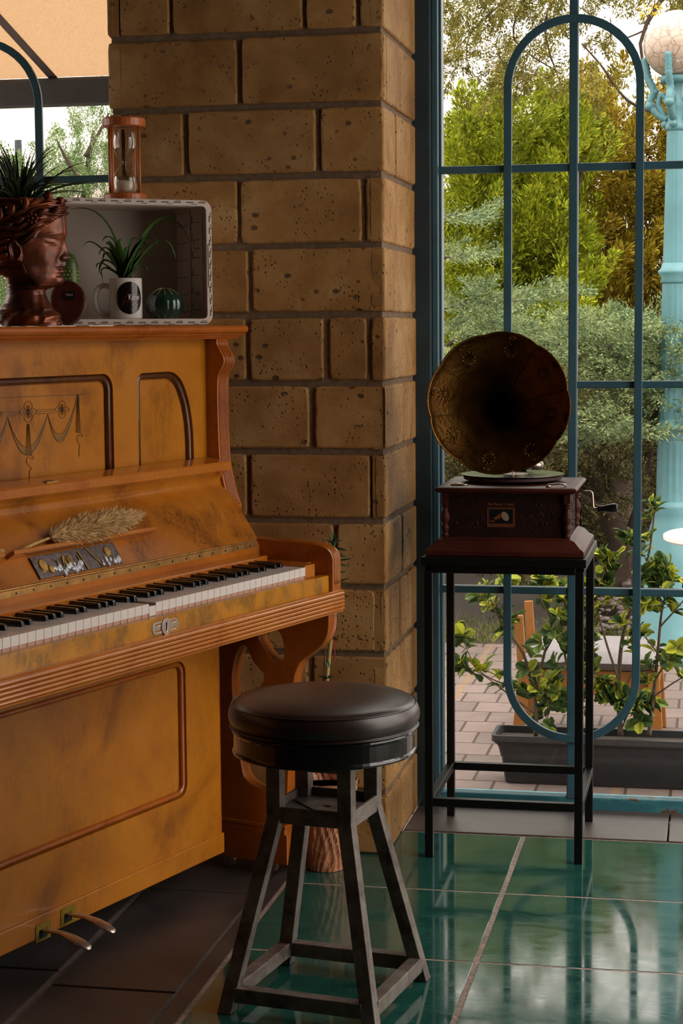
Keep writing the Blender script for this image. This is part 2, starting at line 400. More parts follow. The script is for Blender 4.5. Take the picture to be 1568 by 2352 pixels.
def m_pavers():
    m, t, p, o = newmat('block_pavers'); c = t.nodes.new('ShaderNodeTexCoord')
    br = t.nodes.new('ShaderNodeTexBrick'); br.offset = .5
    mp = t.nodes.new('ShaderNodeMapping'); t.links.new(c.outputs['Object'], mp.inputs[0]); mp.inputs['Location'].default_value = (.06, .05, 0)
    t.links.new(mp.outputs[0], br.inputs['Vector'])
    br.inputs['Scale'].default_value = 1; br.inputs['Mortar Size'].default_value = .006; br.inputs['Brick Width'].default_value = .155; br.inputs['Row Height'].default_value = .20
    br.inputs['Mortar Smooth'].default_value = .3
    br.inputs['Color1'].default_value = (.19, .135, .12, 1); br.inputs['Color2'].default_value = (.13, .095, .085, 1); br.inputs['Mortar'].default_value = (.05, .03, .02, 1)
    n = noise(t, mp.outputs[0], 9, 8, .7)
    col = mixc(t, .6, br.outputs['Color'], ramp(t, n, [(.3, .62), (.7, 1.05)]), 'MULTIPLY')
    sp = t.nodes.new('ShaderNodeSeparateXYZ'); t.links.new(mp.outputs[0], sp.inputs[0])
    xx = math_(t, 'ADD', sp.outputs['X'], math_(t, 'MULTIPLY', n, .03))
    md = math_(t, 'PINGPONG', math_(t, 'ADD', xx, 1.03), .39)
    st = ramp(t, md, [(.008, 1), (.02, 0)]); col = mixc(t, math_(t, 'MULTIPLY', st, ramp(t, noise(t, mp.outputs[0], 30, 4), [(.4, .2), (.6, 1)])), col, (.20, .12, .05))
    t.links.new(col, p.inputs['Base Color']); p.inputs['Roughness'].default_value = .85
    h = math_(t, 'SUBTRACT', math_(t, 'MULTIPLY', n, .3), br.outputs['Fac']); bump(t, p, h, .6, .01); return m
M['pavers'] = m_pavers()
def m_pane():
    m, t, p, o = newmat('window_glass'); t.nodes.remove(p)
    tr = t.nodes.new('ShaderNodeBsdfTransparent'); gl = t.nodes.new('ShaderNodeBsdfGlossy'); gl.inputs['Roughness'].default_value = .02
    tr.inputs[0].default_value = (.95, .96, .95, 1)
    fr = t.nodes.new('ShaderNodeFresnel'); fr.inputs[0].default_value = 1.45; mx = t.nodes.new('ShaderNodeMixShader')
    t.links.new(fr.outputs[0], mx.inputs[0]); t.links.new(tr.outputs[0], mx.inputs[1]); t.links.new(gl.outputs[0], mx.inputs[2]); t.links.new(mx.outputs[0], o.inputs[0]); return m
M['pane'] = m_pane()
def m_awning():
    m, t, p, o = newmat('tan_awning_cloth'); tl = t.nodes.new('ShaderNodeBsdfTranslucent'); mx = t.nodes.new('ShaderNodeMixShader'); mx.inputs[0].default_value = .6
    n = noise(t, coords(t, (1, .15, 1)), 300, 3); c = ramp(t, n, [(.3, (.29, .175, .095)), (.7, (.38, .24, .135))])
    t.links.new(c, p.inputs['Base Color']); t.links.new(c, tl.inputs[0]); p.inputs['Roughness'].default_value = .9
    t.links.new(p.outputs[0], mx.inputs[1]); t.links.new(tl.outputs[0], mx.inputs[2]); t.links.new(mx.outputs[0], o.inputs[0]); return m
M['awning'] = m_awning()
def m_parasol():
    m, t, p, o = newmat('white_canopy_cloth'); tl = t.nodes.new('ShaderNodeBsdfTranslucent'); mx = t.nodes.new('ShaderNodeMixShader'); mx.inputs[0].default_value = .75
    p.inputs['Base Color'].default_value = (.85, .82, .8, 1); tl.inputs[0].default_value = (.9, .87, .84, 1); p.inputs['Roughness'].default_value = .9
    t.links.new(p.outputs[0], mx.inputs[1]); t.links.new(tl.outputs[0], mx.inputs[2]); t.links.new(mx.outputs[0], o.inputs[0]); return m
M['parasol'] = m_parasol()
def m_bulbglass():
    m, t, p, o = newmat('clear_blown_glass'); t.nodes.remove(p)
    tr = t.nodes.new('ShaderNodeBsdfTransparent'); gl = t.nodes.new('ShaderNodeBsdfGlossy'); gl.inputs['Roughness'].default_value = .03
    tr.inputs[0].default_value = (.93, .92, .90, 1)
    fr = t.nodes.new('ShaderNodeLayerWeight'); fr.inputs[0].default_value = .25; mx = t.nodes.new('ShaderNodeMixShader')
    t.links.new(fr.outputs['Facing'], mx.inputs[0]); t.links.new(tr.outputs[0], mx.inputs[1]); t.links.new(gl.outputs[0], mx.inputs[2]); t.links.new(mx.outputs[0], o.inputs[0]); return m
M['bulbglass'] = m_bulbglass()
def m_globe():
    m, t, p, o = newmat('crackled_lamp_globe'); v = coords(t)
    vo = t.nodes.new('ShaderNodeTexVoronoi'); vo.feature = 'DISTANCE_TO_EDGE'; vo.inputs['Scale'].default_value = 22; t.links.new(v, vo.inputs['Vector'])
    c = ramp(t, vo.outputs['Distance'], [(.0, (.22, .15, .11)), (.06, (.45, .35, .28))]); t.links.new(c, p.inputs['Base Color'])
    p.inputs['Roughness'].default_value = .12; p.inputs['Coat Weight'].default_value = .6; return m
M['globe'] = m_globe()
def m_worn_rail():
    m, t, p, o = newmat('rusted_blue_rail'); n = noise(t, coords(t, (1, 1, 3)), 6, 8, .7)
    t.links.new(ramp(t, n, [(.50, (.03, .16, .20)), (.56, (.05, .24, .28)), (.60, (.13, .05, .03))]), p.inputs['Base Color']); p.inputs['Roughness'].default_value = .55
    bump(t, p, n, .4, .01); return m
M['worn_rail'] = m_worn_rail()

exec_parts = True
# ================================================================== SETTING
# slate floor: slab plus individual tiles over grout
XG0 = -.955; YG1 = 4.578
sl = MB(); sl.box(-3.5, XG0, -3.0, 4.87, -.12, -.004)
struct(sl.build('floor', M['grout']))
til = MB()
colx = [-.955, -1.26, -1.57, -1.88, -2.19, -2.5, -2.81, -3.12, -3.43]
yj = [[-.5, .1, .7, 1.3, 1.92, 2.2, 2.75, 3.36, 4.0, 4.355], [-.4, .3, .9, 1.6, 2.2, 2.82, 3.44, 4.06, 4.6], [0, .6, 1.2, 1.8, 2.4, 3.0, 3.6, 4.2, 4.8]]
for i in range(len(colx)-1):
    x1, x0 = colx[i], colx[i+1]; ys = yj[i % 3]
    g = .010 if i else .005
    for j in range(len(ys)-1):
        til.box(x0+g, x1-(.05 if i == 0 else g), ys[j]+.004, ys[j+1]-.004, -.02, 0+random.uniform(-.0006, .0006))
til.box(XG0-.042, XG0-.004, 0, 4.35, -.02, .0005)
til.box(-3.5, XG0, -3, -.5, -.02, 0)
struct(til.build('floor_slate', M['slate'], bevel=.002))
# glass tile floor
gf = MB(); xs = [XG0, -.457, .04, .54, 1.04, 1.45]; ysg = [YG1, 4.098, 3.631, 3.165, 2.70, 2.23, 1.77, 1.3, .84, .37, -.1, -.6, -1.1, -1.6, -2.1, -2.6, -3.0]
gj = MB(); gj.box(XG0-.004, 1.45, -3.0, YG1+.006, -.06, -.0006)
for i in range(len(xs)-1):
    for j in range(len(ysg)-1):
        gf.box(xs[i]+.0055, xs[i+1]-.0055, ysg[j+1]+.004, ysg[j]-.004, -.03, 0)
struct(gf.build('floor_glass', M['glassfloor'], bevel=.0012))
struct(gj.build('trim_1', M['joint']))
# window sill strip
ss = MB(); ss.box(-.762, -.105, YG1+.004, 4.89, -.12, .003); ss.box(-.101, 1.2, YG1+.004, 4.89, -.12, .003); ss.box(1.204, 1.45, YG1+.004, 4.89, -.12, .003)
struct(ss.build('trim_2', M['sill'], bevel=.002))

# stone pier
PX0, PX1, PY0, PY1 = -1.432, -.762, 4.357, 4.86
zs = [2.98, 2.81, 2.64, 2.47, 2.30, 2.13, 1.957, 1.789, 1.626, 1.463, 1.300, 1.138, .976, .811, .652, .489, .318, .152, -.005]
fj = {2.13: (-1.405, -1.273, -.95, -.824), 1.957: (-1.109,), 1.789: (-1.399, -1.242, -.919), 1.626: (-1.402, -1.113, -.814), 1.463: (-1.088,),
      1.300: (-1.097, -.905, -.802), 1.138: (-.941,), .976: (-1.098, -.797), .811: (-.886, -1.2), .652: (-.786, -1.13), .489: (-.95, -1.25), .318: (-.87, -1.15), .152: (-1.02, -1.3)}
sj = {1.957: (4.393,), 1.789: (4.53,), 1.138: (4.366, 4.62), .811: (4.60,), .652: (4.68, 4.56), .489: (4.56,), .152: (4.55,), .318: (4.62,)}
st = MB()
def slab(m, org, ux, uz, nrm, w, h, seed, th=.03):
    """rough-edged stone face: wobbling outline, softened arris"""
    r = random.Random(seed); org, ux, uz, nrm = Vector(org), Vector(ux), Vector(uz), Vector(nrm)
    per = []; nx = max(3, int(w/.018)); nz = max(3, int(h/.018))
    for i in range(nx): per.append((w*i/nx, 0))
    for i in range(nz): per.append((w, h*i/nz))
    for i in range(nx): per.append((w*(1-i/nx), h))
    for i in range(nz): per.append((0, h*(1-i/nz)))
    n = len(per); ph = [r.uniform(0, 6) for _ in range(6)]
    rings = []
    for (ins, dep) in ((.0002, -th), (.0004, -.006), (.0014, -.002), (.0045, 0.0)):
        ring = []
        for k, (x, z) in enumerate(per):
            wob = .0011*(math.sin(k*.9+ph[0])+math.sin(k*2.3+ph[1])*.7+math.sin(k*.37+ph[2]))+r.uniform(0, .0010)
            if r.random() < .04: wob += r.uniform(.001, .005)
            t = ins+abs(wob)*(1 if ins > .001 else .5)
            cx = min(max(x, t), w-t); cz = min(max(z, t), h-t)
            if (x in (0, w)) and (z in (0, h)): cx += (1 if x == 0 else -1)*.002; cz += (1 if z == 0 else -1)*.002
            ring.append(org+ux*cx+uz*cz+nrm*dep)
        rings.append(ring)
    o = len(m.v)
    for rg in rings: m.v.extend([tuple(p) for p in rg])
    for a_ in range(3):
        for k in range(n): m.f.append((o+a_*n+k, o+a_*n+(k+1) % n, o+(a_+1)*n+(k+1) % n, o+(a_+1)*n+k)); m.m.append(0)
    m.f.append(tuple(o+3*n+k for k in range(n))); m.m.append(0)
for i in range(len(zs)-1):
    zt, zb = zs[i], zs[i+1]
    g = .0065
    js = sorted((PX0,)+tuple(fj.get(zt, (-1.15 if i % 2 else -.98,)))+(PX1,))
    for a_, b_ in zip(js[:-1], js[1:]):
        x0 = a_+(g if a_ > PX0 else 0)*random.uniform(.5, 1); x1 = b_-(g if b_ < PX1 else 0)*random.uniform(.5, 1)
        st_z = random.uniform(-.001, .001)
        slab(st, (x0, PY0+random.uniform(0, .003), zb+g+st_z), (1, 0, 0), (0, 0, 1), (0, -1, 0), x1-x0, zt-zb-2*g, i*31+len(st.f))
    js = sorted((PY0,)+tuple(sj.get(zt, ()))+(PY1,))
    for a_, b_ in zip(js[:-1], js[1:]):
        y0 = a_+(.004 if a_ > PY0 else 0.001); y1 = b_-(.004 if b_ < PY1 else 0)
        slab(st, (PX1-random.uniform(0, .003), y0, zb+g*.8), (0, 1, 0), (0, 0, 1), (1, 0, 0), y1-y0, zt-zb-1.7*g, i*17+5)
        slab(st, (PX0+random.uniform(0, .003), y1, zb+g*.8), (0, -1, 0), (0, 0, 1), (-1, 0, 0), y1-y0, zt-zb-1.7*g, i*13+7)
st.cur = 1; st.box(PX0+.009, PX1-.009, PY0+.009, PY1, -.01, 2.98)
struct(st.build('wall_pier', [M['trav'], M['mortar']]))

# room shell behind and beside the camera
def wallbox(name, x0, x1, y0, y1, z0, z1, m='wall'):
    b = MB(); b.box(x0, x1, y0, y1, z0, z1); return struct(b.build(name, M[m]))
wallbox('ceiling', -3.6, 1.55, -3.1, 5.0, 3.0, 3.1, 'ceil')
rw = MB(); rw.box(-3.6, -3.5, -3.1, 3.4, -.1, 3.0); rw.box(-3.6, -3.5, 4.8, 5.0, -.1, 3.0); rw.box(-3.6, -3.5, 3.4, 4.8, -.1, .9); rw.box(-3.6, -3.5, 3.4, 4.8, 2.6, 3.0)
struct(rw.build('wall_left', M['wall']))  # unseen wall; opening added to throw light on the left window bars
wallbox('wall_back', -3.5, 1.45, -3.1, -3.0, -.1, 3.0)
XR = 1.45
rw = MB(); rw.box(XR, XR+.1, -3.1, 5.0, 2.9, 3.0); rw.box(XR, XR+.1, -3.1, 5.0, -.1, .1); rw.box(XR, XR+.1, -3.1, 2.6, .1, 2.9)
for y in (3.7, 4.84): rw.box(XR, XR+.1, y, y+.06, .1, 2.9)
struct(rw.build('wall_right', M['wall']))  # unseen; wall set close and its opening cut to steer the side light
rw = MB(); rw.box(-3.6, 1.45, 4.84, 4.95, 2.62, 3.0); rw.box(-3.6, -1.43, 4.84, 4.95, -.1, .03); rw.box(-3.6, -2.9, 4.84, 4.95, .03, 2.62)
struct(rw.build('wall_front', M['wall']))

# window steelwork. One function per glazed bay (x of its loop centre)
WY = 4.87
def racetrack(cx, r, zt, zb, w, d, y, n=22):
    """flat-bar loop with semicircular ends"""
    m = MB(); pts = []
    for i in range(n+1):
        a = PI-PI*i/n; pts.append((cx, a, 1))
    path = [(cx+r*math.cos(PI-PI*i/n), zt-r+r*math.sin(PI-PI*i/n), math.cos(PI-PI*i/n), math.sin(PI-PI*i/n)) for i in range(n+1)]
    path += [(cx+r*math.cos(-PI*i/n), zb+r+r*math.sin(-PI*i/n), math.cos(-PI*i/n), math.sin(-PI*i/n)) for i in range(n+1)]
    L = len(path); o = len(m.v)
    for (x, z, nx, nz) in path:
        for (dr, dy) in ((-w/2, -d/2), (w/2, -d/2), (w/2, d/2), (-w/2, d/2)):
            m.v.append((x+nx*dr, y+dy, z+nz*dr))
    for i in range(L):
        j = (i+1) % L
        for k in range(4):
            m.f.append((o+i*4+k, o+i*4+(k+1) % 4, o+j*4+(k+1) % 4, o+j*4+k)); m.m.append(0)
    return m
def bay(nm, jx, cx, xr, split, side):
    w = thing(nm, 'x', 'x', (0, 0, 0)); del w['label']; del w['category']; w['kind'] = 'structure'
    f = MB()
    for z in (1.672, .581):
        f.box(jx, xr, WY-.016, WY+.012, z-.0095, z+.0095)
    f.box(cx if not split else jx, xr, WY-.016, WY+.012, 1.109, 1.1275)
    f.box(cx-.0115, cx+.0115, WY-.020, WY+.006, .03, 2.62)
    f.build('glazing_bar', M['blue'], w, bevel=.003)
    racetrack(cx, .167, 2.042, .193, .0205, .012, WY-.022).build('loop_bar', M['blue'], w, bevel=.0015)
    p = MB(); p.box(jx, xr, WY+.012, WY+.016, .03, 2.62); p.build('pane', M['pane'], w)
    return w
bay('window_1', -.712, -.3605, .0, False, 1)
bay('window_2', .0, .36, .72, True, 1)
bay('window_3', .72, 1.08, 1.44, True, 1)
bay('window_6', -2.90, -1.955, -1.43, True, -1)
# jambs and posts
j = MB()
j.box(-.80, -.722, WY-.052, WY+.03, .0, 2.62)
jm = struct(j.build('trim_3', M['blue_d'], bevel=.004))
j = MB(); j.box(-.7215, -.706, WY-.040, WY+.03, .0, 2.62); j.box(-.706, -.700, WY-.012, WY+.03, .0, 2.62)
struct(j.build('trim_4', M['blue'], bevel=.002))
j = MB(); j.box(-.722, 1.45, WY-.018, WY+.03, -.02, .036)
for x in (0.0, .72): j.box(x-.012, x+.012, WY-.02, WY+.02, .036, 2.62)
struct(j.build('trim_5', M['worn_rail'], bevel=.003))

# ================================================================== OUTDOORS
ZG = -.35
g = MB(); g.box(-9, 9, 4.96, 9.45, ZG-.1, ZG); struct(g.build('floor_paving', M['pavers']))
g = MB(); g.box(-16, 16, 9.45, 40, ZG-.12, ZG-.005); struct(g.build('floor_garden_bed', M['soil']))
g = MB(); g.box(-9, 9, 6.05, 6.38, ZG, ZG+.006); struct(g.build('trim_6', M['sill']))
# grass on the bed edge
def quads(name, P, mat, parent=None):
    """P: (n,4,3) array of quads -> one mesh"""
    n = len(P); me = bpy.data.meshes.new(name)
    me.vertices.add(n*4); me.vertices.foreach_set('co', P.reshape(-1).astype(np.float32))
    me.loops.add(n*4); me.loops.foreach_set('vertex_index', np.arange(n*4, dtype=np.int32))
    me.polygons.add(n); me.polygons.foreach_set('loop_start', np.arange(0, n*4, 4, dtype=np.int32))
    try: me.polygons.foreach_set('loop_total', np.full(n, 4, dtype=np.int32))
    except Exception: pass
    me.update(calc_edges=True); me.validate()
    me.materials.append(mat); o = bpy.data.objects.new(name, me); COL.objects.link(o)
    if parent: o.parent = parent
    return o
def leaflets(B, D, L, Wd):
    """diamond leaflets from base points B along D"""
    n = len(B); D = D/np.linalg.norm(D, axis=1, keepdims=True)
    Rn = rng.normal(size=(n, 3)); S = np.cross(D, Rn); S /= np.linalg.norm(S, axis=1, keepdims=True)
    L = np.asarray(L).reshape(-1, 1); Wd = np.asarray(Wd).reshape(-1, 1)
    return np.stack([B, B+D*L*.5+S*Wd*.5, B+D*L, B+D*L*.5-S*Wd*.5], axis=1)
n = 5000
B = np.stack([rng.uniform(-2.2, .9, n), 9.4+np.abs(rng.normal(0, .42, n)), np.full(n, ZG)], 1)
keep = (np.sin(B[:, 0]*9)+np.sin(B[:, 1]*13+B[:, 0]*5)) > -.5
B = B[keep]; n = len(B)
tag(quads('grass', leaflets(B, np.stack([rng.normal(0, .5, n), rng.normal(0, .5, n), np.ones(n)], 1), rng.uniform(.02, .07, n), rng.uniform(.004, .009, n)), M['grass']),
    'patchy short grass along the edge of the paving outside', 'grass', kind='stuff')
pb = MB()
for _ in range(170):
    x = random.uniform(-.62, .1); y = random.uniform(9.8, 10.7); r = random.uniform(.018, .034); z = ZG+.0+max(0, (y-9.8)*.25)
    pb.lathe([(0.001, -r*.6), (r*.8, -r*.3), (r, 0), (r*.75, r*.4), (0.001, r*.6)], (x, y, z+r*.4), 7, (1, random.uniform(.6, 1)))
tag(pb.build('pebbles', M['sill'], smooth=True), 'bank of grey pebbles behind the grey cushioned chair', 'pebbles', kind='stuff')
g = MB(); g.box(-6, 6, 14.3, 14.6, ZG, .75); struct(g.build('wall_garden', M['retain'], bevel=.02))
# buildings and parasols far behind
def far_building(x0, x1, y, z1, mat, label, wins):
    t = thing('building', label, 'building', ((x0+x1)/2, y, ZG))
    w_ = (x1-x0)/2; b = MB(); b.box(-w_, w_, 0, 3, 0, z1-ZG); b.build('wall', mat, t)
    for (wx, wz, ww, wh) in wins:
        f = MB(); f.box(wx-ww/2-.06, wx+ww/2+.06, -.05, .02, wz-wh/2-.06, wz+wh/2+.06); fo = f.build('window_frame', M['white'], t)
        p = MB(); p.box(wx-ww/2, wx+ww/2, -.07, -.045, wz-wh/2, wz+wh/2); p.build('glass', M['beam'], fo)
    return t
far_building(-14.5, -4.9, 26, 4.6, M['building'], 'pale rendered building seen behind the conifers at the left of the arched window', [(-2.5, 2.5, 1, 1.2), (1.6, 2.5, 1, 1.2)])
def parasol(c, w_, d_, h, slope, label):
    t = thing('parasol', label, 'parasol', (c[0], c[1], ZG))
    m = MB(); z = h-ZG
    m.add([(-w_, -d_, z-slope), (w_, -d_, z-slope), (w_, d_, z-slope), (-w_, d_, z-slope), (0, 0, z), (-w_, -d_, z-slope-.22), (w_, -d_, z-slope-.22), (w_, d_, z-slope-.22), (-w_, d_, z-slope-.22)],
          [(0, 1, 4), (1, 2, 4), (2, 3, 4), (3, 0, 4), (0, 5, 6, 1), (1, 6, 7, 2), (2, 7, 8, 3), (3, 8, 5, 0)])
    m.build('canopy', M['parasol'], t)
    p = MB(); p.tube([(0, 0, 0), (0, 0, z-.02)], .03, 8); p.build('pole', M['beam'], t)
    b = MB(); b.lathe([(.3, 0), (.3, .05), (.05, .09)], n=16); b.build('base', M['beam'], t)
    r = MB()
    for (x, y) in ((-w_, -d_), (w_, -d_), (w_, d_), (-w_, d_)): r.bar((0, 0, z-.05), (x, y, z-slope-.03), .02, .02)
    r.build('ribs', M['beam'], t)
p_ = at_d(985, 205, 17); parasol((p_.x-.15, p_.y), 1.25, 1.25, p_.z+.32, .32, 'white garden parasol glimpsed through the branches at the left edge of the arched window')
p_ = at_d(40, 262, 15); parasol((p_.x, p_.y), 1.5, 1.2, p_.z+.25, .36, 'white garden parasol seen through the window behind the piano')

# awning outside the window behind the piano
aw = thing('awning', 'tan fabric awning with a dark front beam outside the window behind the piano', 'awning', (-2.6, 6.5, 2.17))
m = MB(); m.add([(-1.6, 0, 0), (1.25, 0, 0), (1.25, -1.52, .62), (-1.6, -1.52, .62)], [(0, 1, 2, 3)]); m.build('canopy', M['awning'], aw)
m = MB(); m.box(-1.6, 1.25, -.03, .05, -.10, -.004); m.build('front_beam', M['beam'], aw, bevel=.01)
s0 = at_y(125, 178, 6.5)-Vector((-2.6, 6.5, 2.17)); m = MB(); 
m.add([(s0.x-.018, -.005, -.006), (s0.x+.018, -.005, -.006), (s0.x+.018-.21, -1.5, .604), (s0.x-.018-.21, -1.5, .604)], [(0, 1, 2, 3)]); m.build('seam', M['sill'], aw)
for x_ in (-1.55, 1.2): m = MB(); m.bar((x_, .0, -.1), (x_, .0, -2.52), .07, .07); m.build('post', M['beam'], aw)

# ---- conifers: plumes of small scale-leaf sprays on limbs
def plume(base, d, L, spread, nleaf, ll, lw):
    d = np.array(d, float); d /= np.linalg.norm(d)
    t = rng.beta(1.3, 1.0, nleaf)
    # secondary stems
    k = max(5, int(L/.035)); sd = rng.normal(size=(k, 3)); sd = sd-(sd@d)[:, None]*d
    sd /= np.linalg.norm(sd, axis=1, keepdims=True)
    idx = rng.integers(0, k, nleaf); off = rng.random(nleaf)**.8
    rad = spread*np.sin(np.clip(t, .05, 1)*PI*.85+.15)*off
    Bp = np.array(base)+d*(t*L)[:, None]+sd[idx]*rad[:, None]+d*(rad*.7)[:, None]+rng.normal(0, .006, (nleaf, 3))
    Dr = d*1.0+sd[idx]*.75+rng.normal(0, .35, (nleaf, 3))
    return leaflets(Bp, Dr, rng.uniform(.6, 1.3, nleaf)*ll, rng.uniform(.7, 1.2, nleaf)*lw)
def conifer(name, label, mat, foot, limbs, plumes, group=None):
    t = thing(name, label, 'tree', foot, 0, group); F0 = np.array(foot)
    tr = MB()
    for (pts, r0, r1) in limbs:
        pts = catmull(pts, 4); k = len(pts)
        tr.tube([Vector(p)-Vector(foot) for p in pts], [r0+(r1-r0)*i/(k-1) for i in range(k)], 7)
    tr.build('trunk', M['trunk'], t, smooth=True)
    quads('foliage', np.concatenate(plumes)-F0, mat, t)
    return t
def region_plumes(x0, x1, y0, y1, D0, D1, count, L, spread, nleaf, ll, lw, dirf, mask=None):
    out = []
    c = 0
    while c < count:
        px, py = random.uniform(x0, x1), random.uniform(y0, y1)
        if mask and not mask(px, py): 
            c += .15; continue
        p = at_d(px, py, random.uniform(D0, D1)); dd = dirf(px, py)
        out.append(plume(p, dd, L*random.uniform(.7, 1.3), spread*random.uniform(.7, 1.2), nleaf, ll, lw)); c += 1
    return out
up = lambda x, y: (random.gauss(.15, .35), random.gauss(-.2, .35), 1.0)
upw = lambda x, y: (random.gauss(.35, .35), random.gauss(-.3, .3), .75)
flatr = lambda x, y: (1.0*random.choice((1, 1, -.3)), random.gauss(-.4, .35), random.uniform(-.05, .35))
flatl = lambda x, y: (-1.0*random.choice((1, 1, -.5)), random.gauss(-.4, .35), random.uniform(-.05, .35))
def limb(px, D, r0=.03, r1=.006): return ([at_d(x, y, D) for x, y in px], r0, r1)
ZB = ZG-.005
def foot_at(px, D):
    p = at_d(px, 1400, D); return (p.x, p.y, ZB)
# A bright bushy conifer
ft = foot_at(1180, 11.6)
conifer('conifer', 'bright yellow-green bushy conifer filling the upper left part of the arched window', M['fol_bright'], ft,
        [([ft, at_d(1190, 900, 11.6), at_d(1200, 500, 11.4), at_d(1210, 260, 11.3)], .08, .012), limb([(1195, 800), (1120, 600), (1060, 420)], 11.3), limb([(1200, 700), (1300, 520), (1340, 380)], 11.3)],
        region_plumes(1000, 1345, 300, 860, 10.9, 11.7, 300, .30, .080, 260, .040, .013, up, lambda x, y: y > 300+max(0, 1110-x)*.45+20*math.sin(x*.05)))
# B olive conifer
ft = foot_at(1430, 12.4)
conifer('conifer', 'olive-brown conifer behind the upper right panes and the lamp post', M['fol_olive'], ft,
        [([ft, at_d(1420, 900, 12.4), at_d(1400, 500, 12.2), at_d(1390, 250, 12.0)], .09, .012), limb([(1410, 800), (1500, 600), (1560, 450)], 12), limb([(1400, 620), (1320, 470), (1290, 420)], 12)],
        region_plumes(1230, 1640, 260, 1020, 11.7, 12.6, 420, .34, .090, 260, .044, .014, upw, lambda x, y: y > 250+30*math.sin(x*.04) and not (600 < y < 740 and 1240 < x < 1330 and random.random() < .5)))
# C overhanging top branches
ft = foot_at(1650, 10.2)
cl = [([ft, at_d(1650, 700, 10.2), at_d(1600, 200, 10.2), at_d(1560, -60, 10.2)], .07, .03), limb([(1560, -60), (1470, 100), (1530, 270)], 10.1, .016, .004), limb([(1520, 265), (1440, 230), (1380, 150), (1335, 100)], 10.1, .010, .004),
      limb([(1560, -40), (1300, -60), (1150, 10), (1050, 110)], 10.2, .014, .003), limb([(1300, -60), (1250, 60), (1290, 200)], 10.2, .010, .003), limb([(1210, -20), (1180, 90), (1290, 170)], 10.3, .008, .003),
      limb([(1110, 40), (1075, 90), (1070, 140)], 10.2, .005, .002), limb([(1500, 60), (1420, 90), (1400, 40)], 10.1, .006, .002)]
def topmask(x, y):
    if x < 1130: return (y < 150-(x-1000)*.25) or (abs(x-1040) < 25 and y < 190)
    if x < 1345: return y < 215 and random.random() < (.95 if y < 110 else .7)
    if x < 1470: return (y < 210 and random.random() < .38)
    return y < 30
conifer('conifer', 'tall conifer whose thin branches hang over the top of the arched window', M['fol_top'], ft, cl,
        region_plumes(1000, 1620, -90, 240, 9.9, 10.6, 250, .17, .055, 150, .024, .0075, lambda x, y: (random.gauss(-.3, .5), random.gauss(-.2, .4), random.gauss(-.5, .6)), topmask))
# D blue-green spreading juniper
ft = foot_at(1620, 9.3)
def dmask(x, y):
    return (y > 735 and (y < 880 or (x > 1430 and y < 1010) or (1290 < x < 1400 and y < 1010 and random.random() < .5)))
conifer('juniper', 'blue-green spreading juniper crossing the window behind the gramophone horn', M['fol_blue'], ft,
        [([ft, at_d(1600, 1000, 9.3), at_d(1540, 860, 9.2), at_d(1400, 800, 9.0), at_d(1250, 790, 9.0)], .045, .006), limb([(1540, 860), (1500, 960), (1440, 1000)], 9.1, .02, .005)],
        region_plumes(1180, 1640, 735, 1010, 8.9, 9.5, 330, .21, .060, 230, .025, .0078, flatl, dmask))
ft = foot_at(930, 9.0)
def emask(x, y):
    for (yy, xe) in ((495, 1110), (590, 1090), (690, 1270), (760, 1300), (840, 1250), (930, 1120)):
        if abs(y-yy) < (16 if yy < 650 else 26) and x < xe+(yy-y)*.8: return True
    return False
conifer('juniper', 'grey-green juniper reaching in from the left edge of the arched window', M['fol_blue'], ft,
        [([ft, at_d(930, 1000, 9.0), at_d(940, 760, 8.9), at_d(1060, 700, 8.7), at_d(1220, 690, 8.6)], .04, .004), limb([(935, 800), (960, 600), (1020, 500), (1100, 492)], 8.7, .02, .003), limb([(950, 700), (1000, 600), (1090, 592)], 8.7, .012, .003), limb([(950, 860), (1050, 780), (1180, 760)], 8.7, .015, .003)],
        region_plumes(960, 1300, 460, 960, 8.4, 8.9, 130, .18, .042, 210, .021, .0065, flatr, emask))
# E dark lower juniper
ft = foot_at(1400, 10.6)
conifer('juniper', 'dark olive-brown juniper with a gnarled trunk behind the crank of the gramophone', M['fol_dark'], ft,
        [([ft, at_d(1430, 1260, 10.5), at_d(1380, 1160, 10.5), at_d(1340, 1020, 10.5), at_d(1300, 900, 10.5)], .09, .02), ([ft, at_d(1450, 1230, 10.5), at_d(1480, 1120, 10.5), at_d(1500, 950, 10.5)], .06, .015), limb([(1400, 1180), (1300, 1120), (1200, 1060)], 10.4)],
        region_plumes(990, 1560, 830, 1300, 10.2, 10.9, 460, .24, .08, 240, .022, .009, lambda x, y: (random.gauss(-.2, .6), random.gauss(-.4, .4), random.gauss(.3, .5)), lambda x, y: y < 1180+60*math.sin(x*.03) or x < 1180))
# dark foliage mass added behind, blocks the sky so the lower gaps stay dark
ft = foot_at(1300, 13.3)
conifer('foliage_backing', 'dark foliage mass added far behind the junipers to darken the gaps', M['fol_dark'], ft, [([ft, at_d(1300, 1000, 13.3)], .05, .03)],
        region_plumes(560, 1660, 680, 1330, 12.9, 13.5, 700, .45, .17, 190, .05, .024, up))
ft = foot_at(820, 11.9)
conifer('conifer', 'green conifer almost wholly hidden behind the stone pier', M['fol_bright'], ft, [([ft, at_d(830, 900, 11.9), at_d(820, 480, 11.8)], .07, .012)],
        region_plumes(640, 1010, 420, 1220, 11.5, 12.2, 240, .32, .10, 230, .040, .013, up, lambda x, y: y > 430+abs(x-830)*.9))
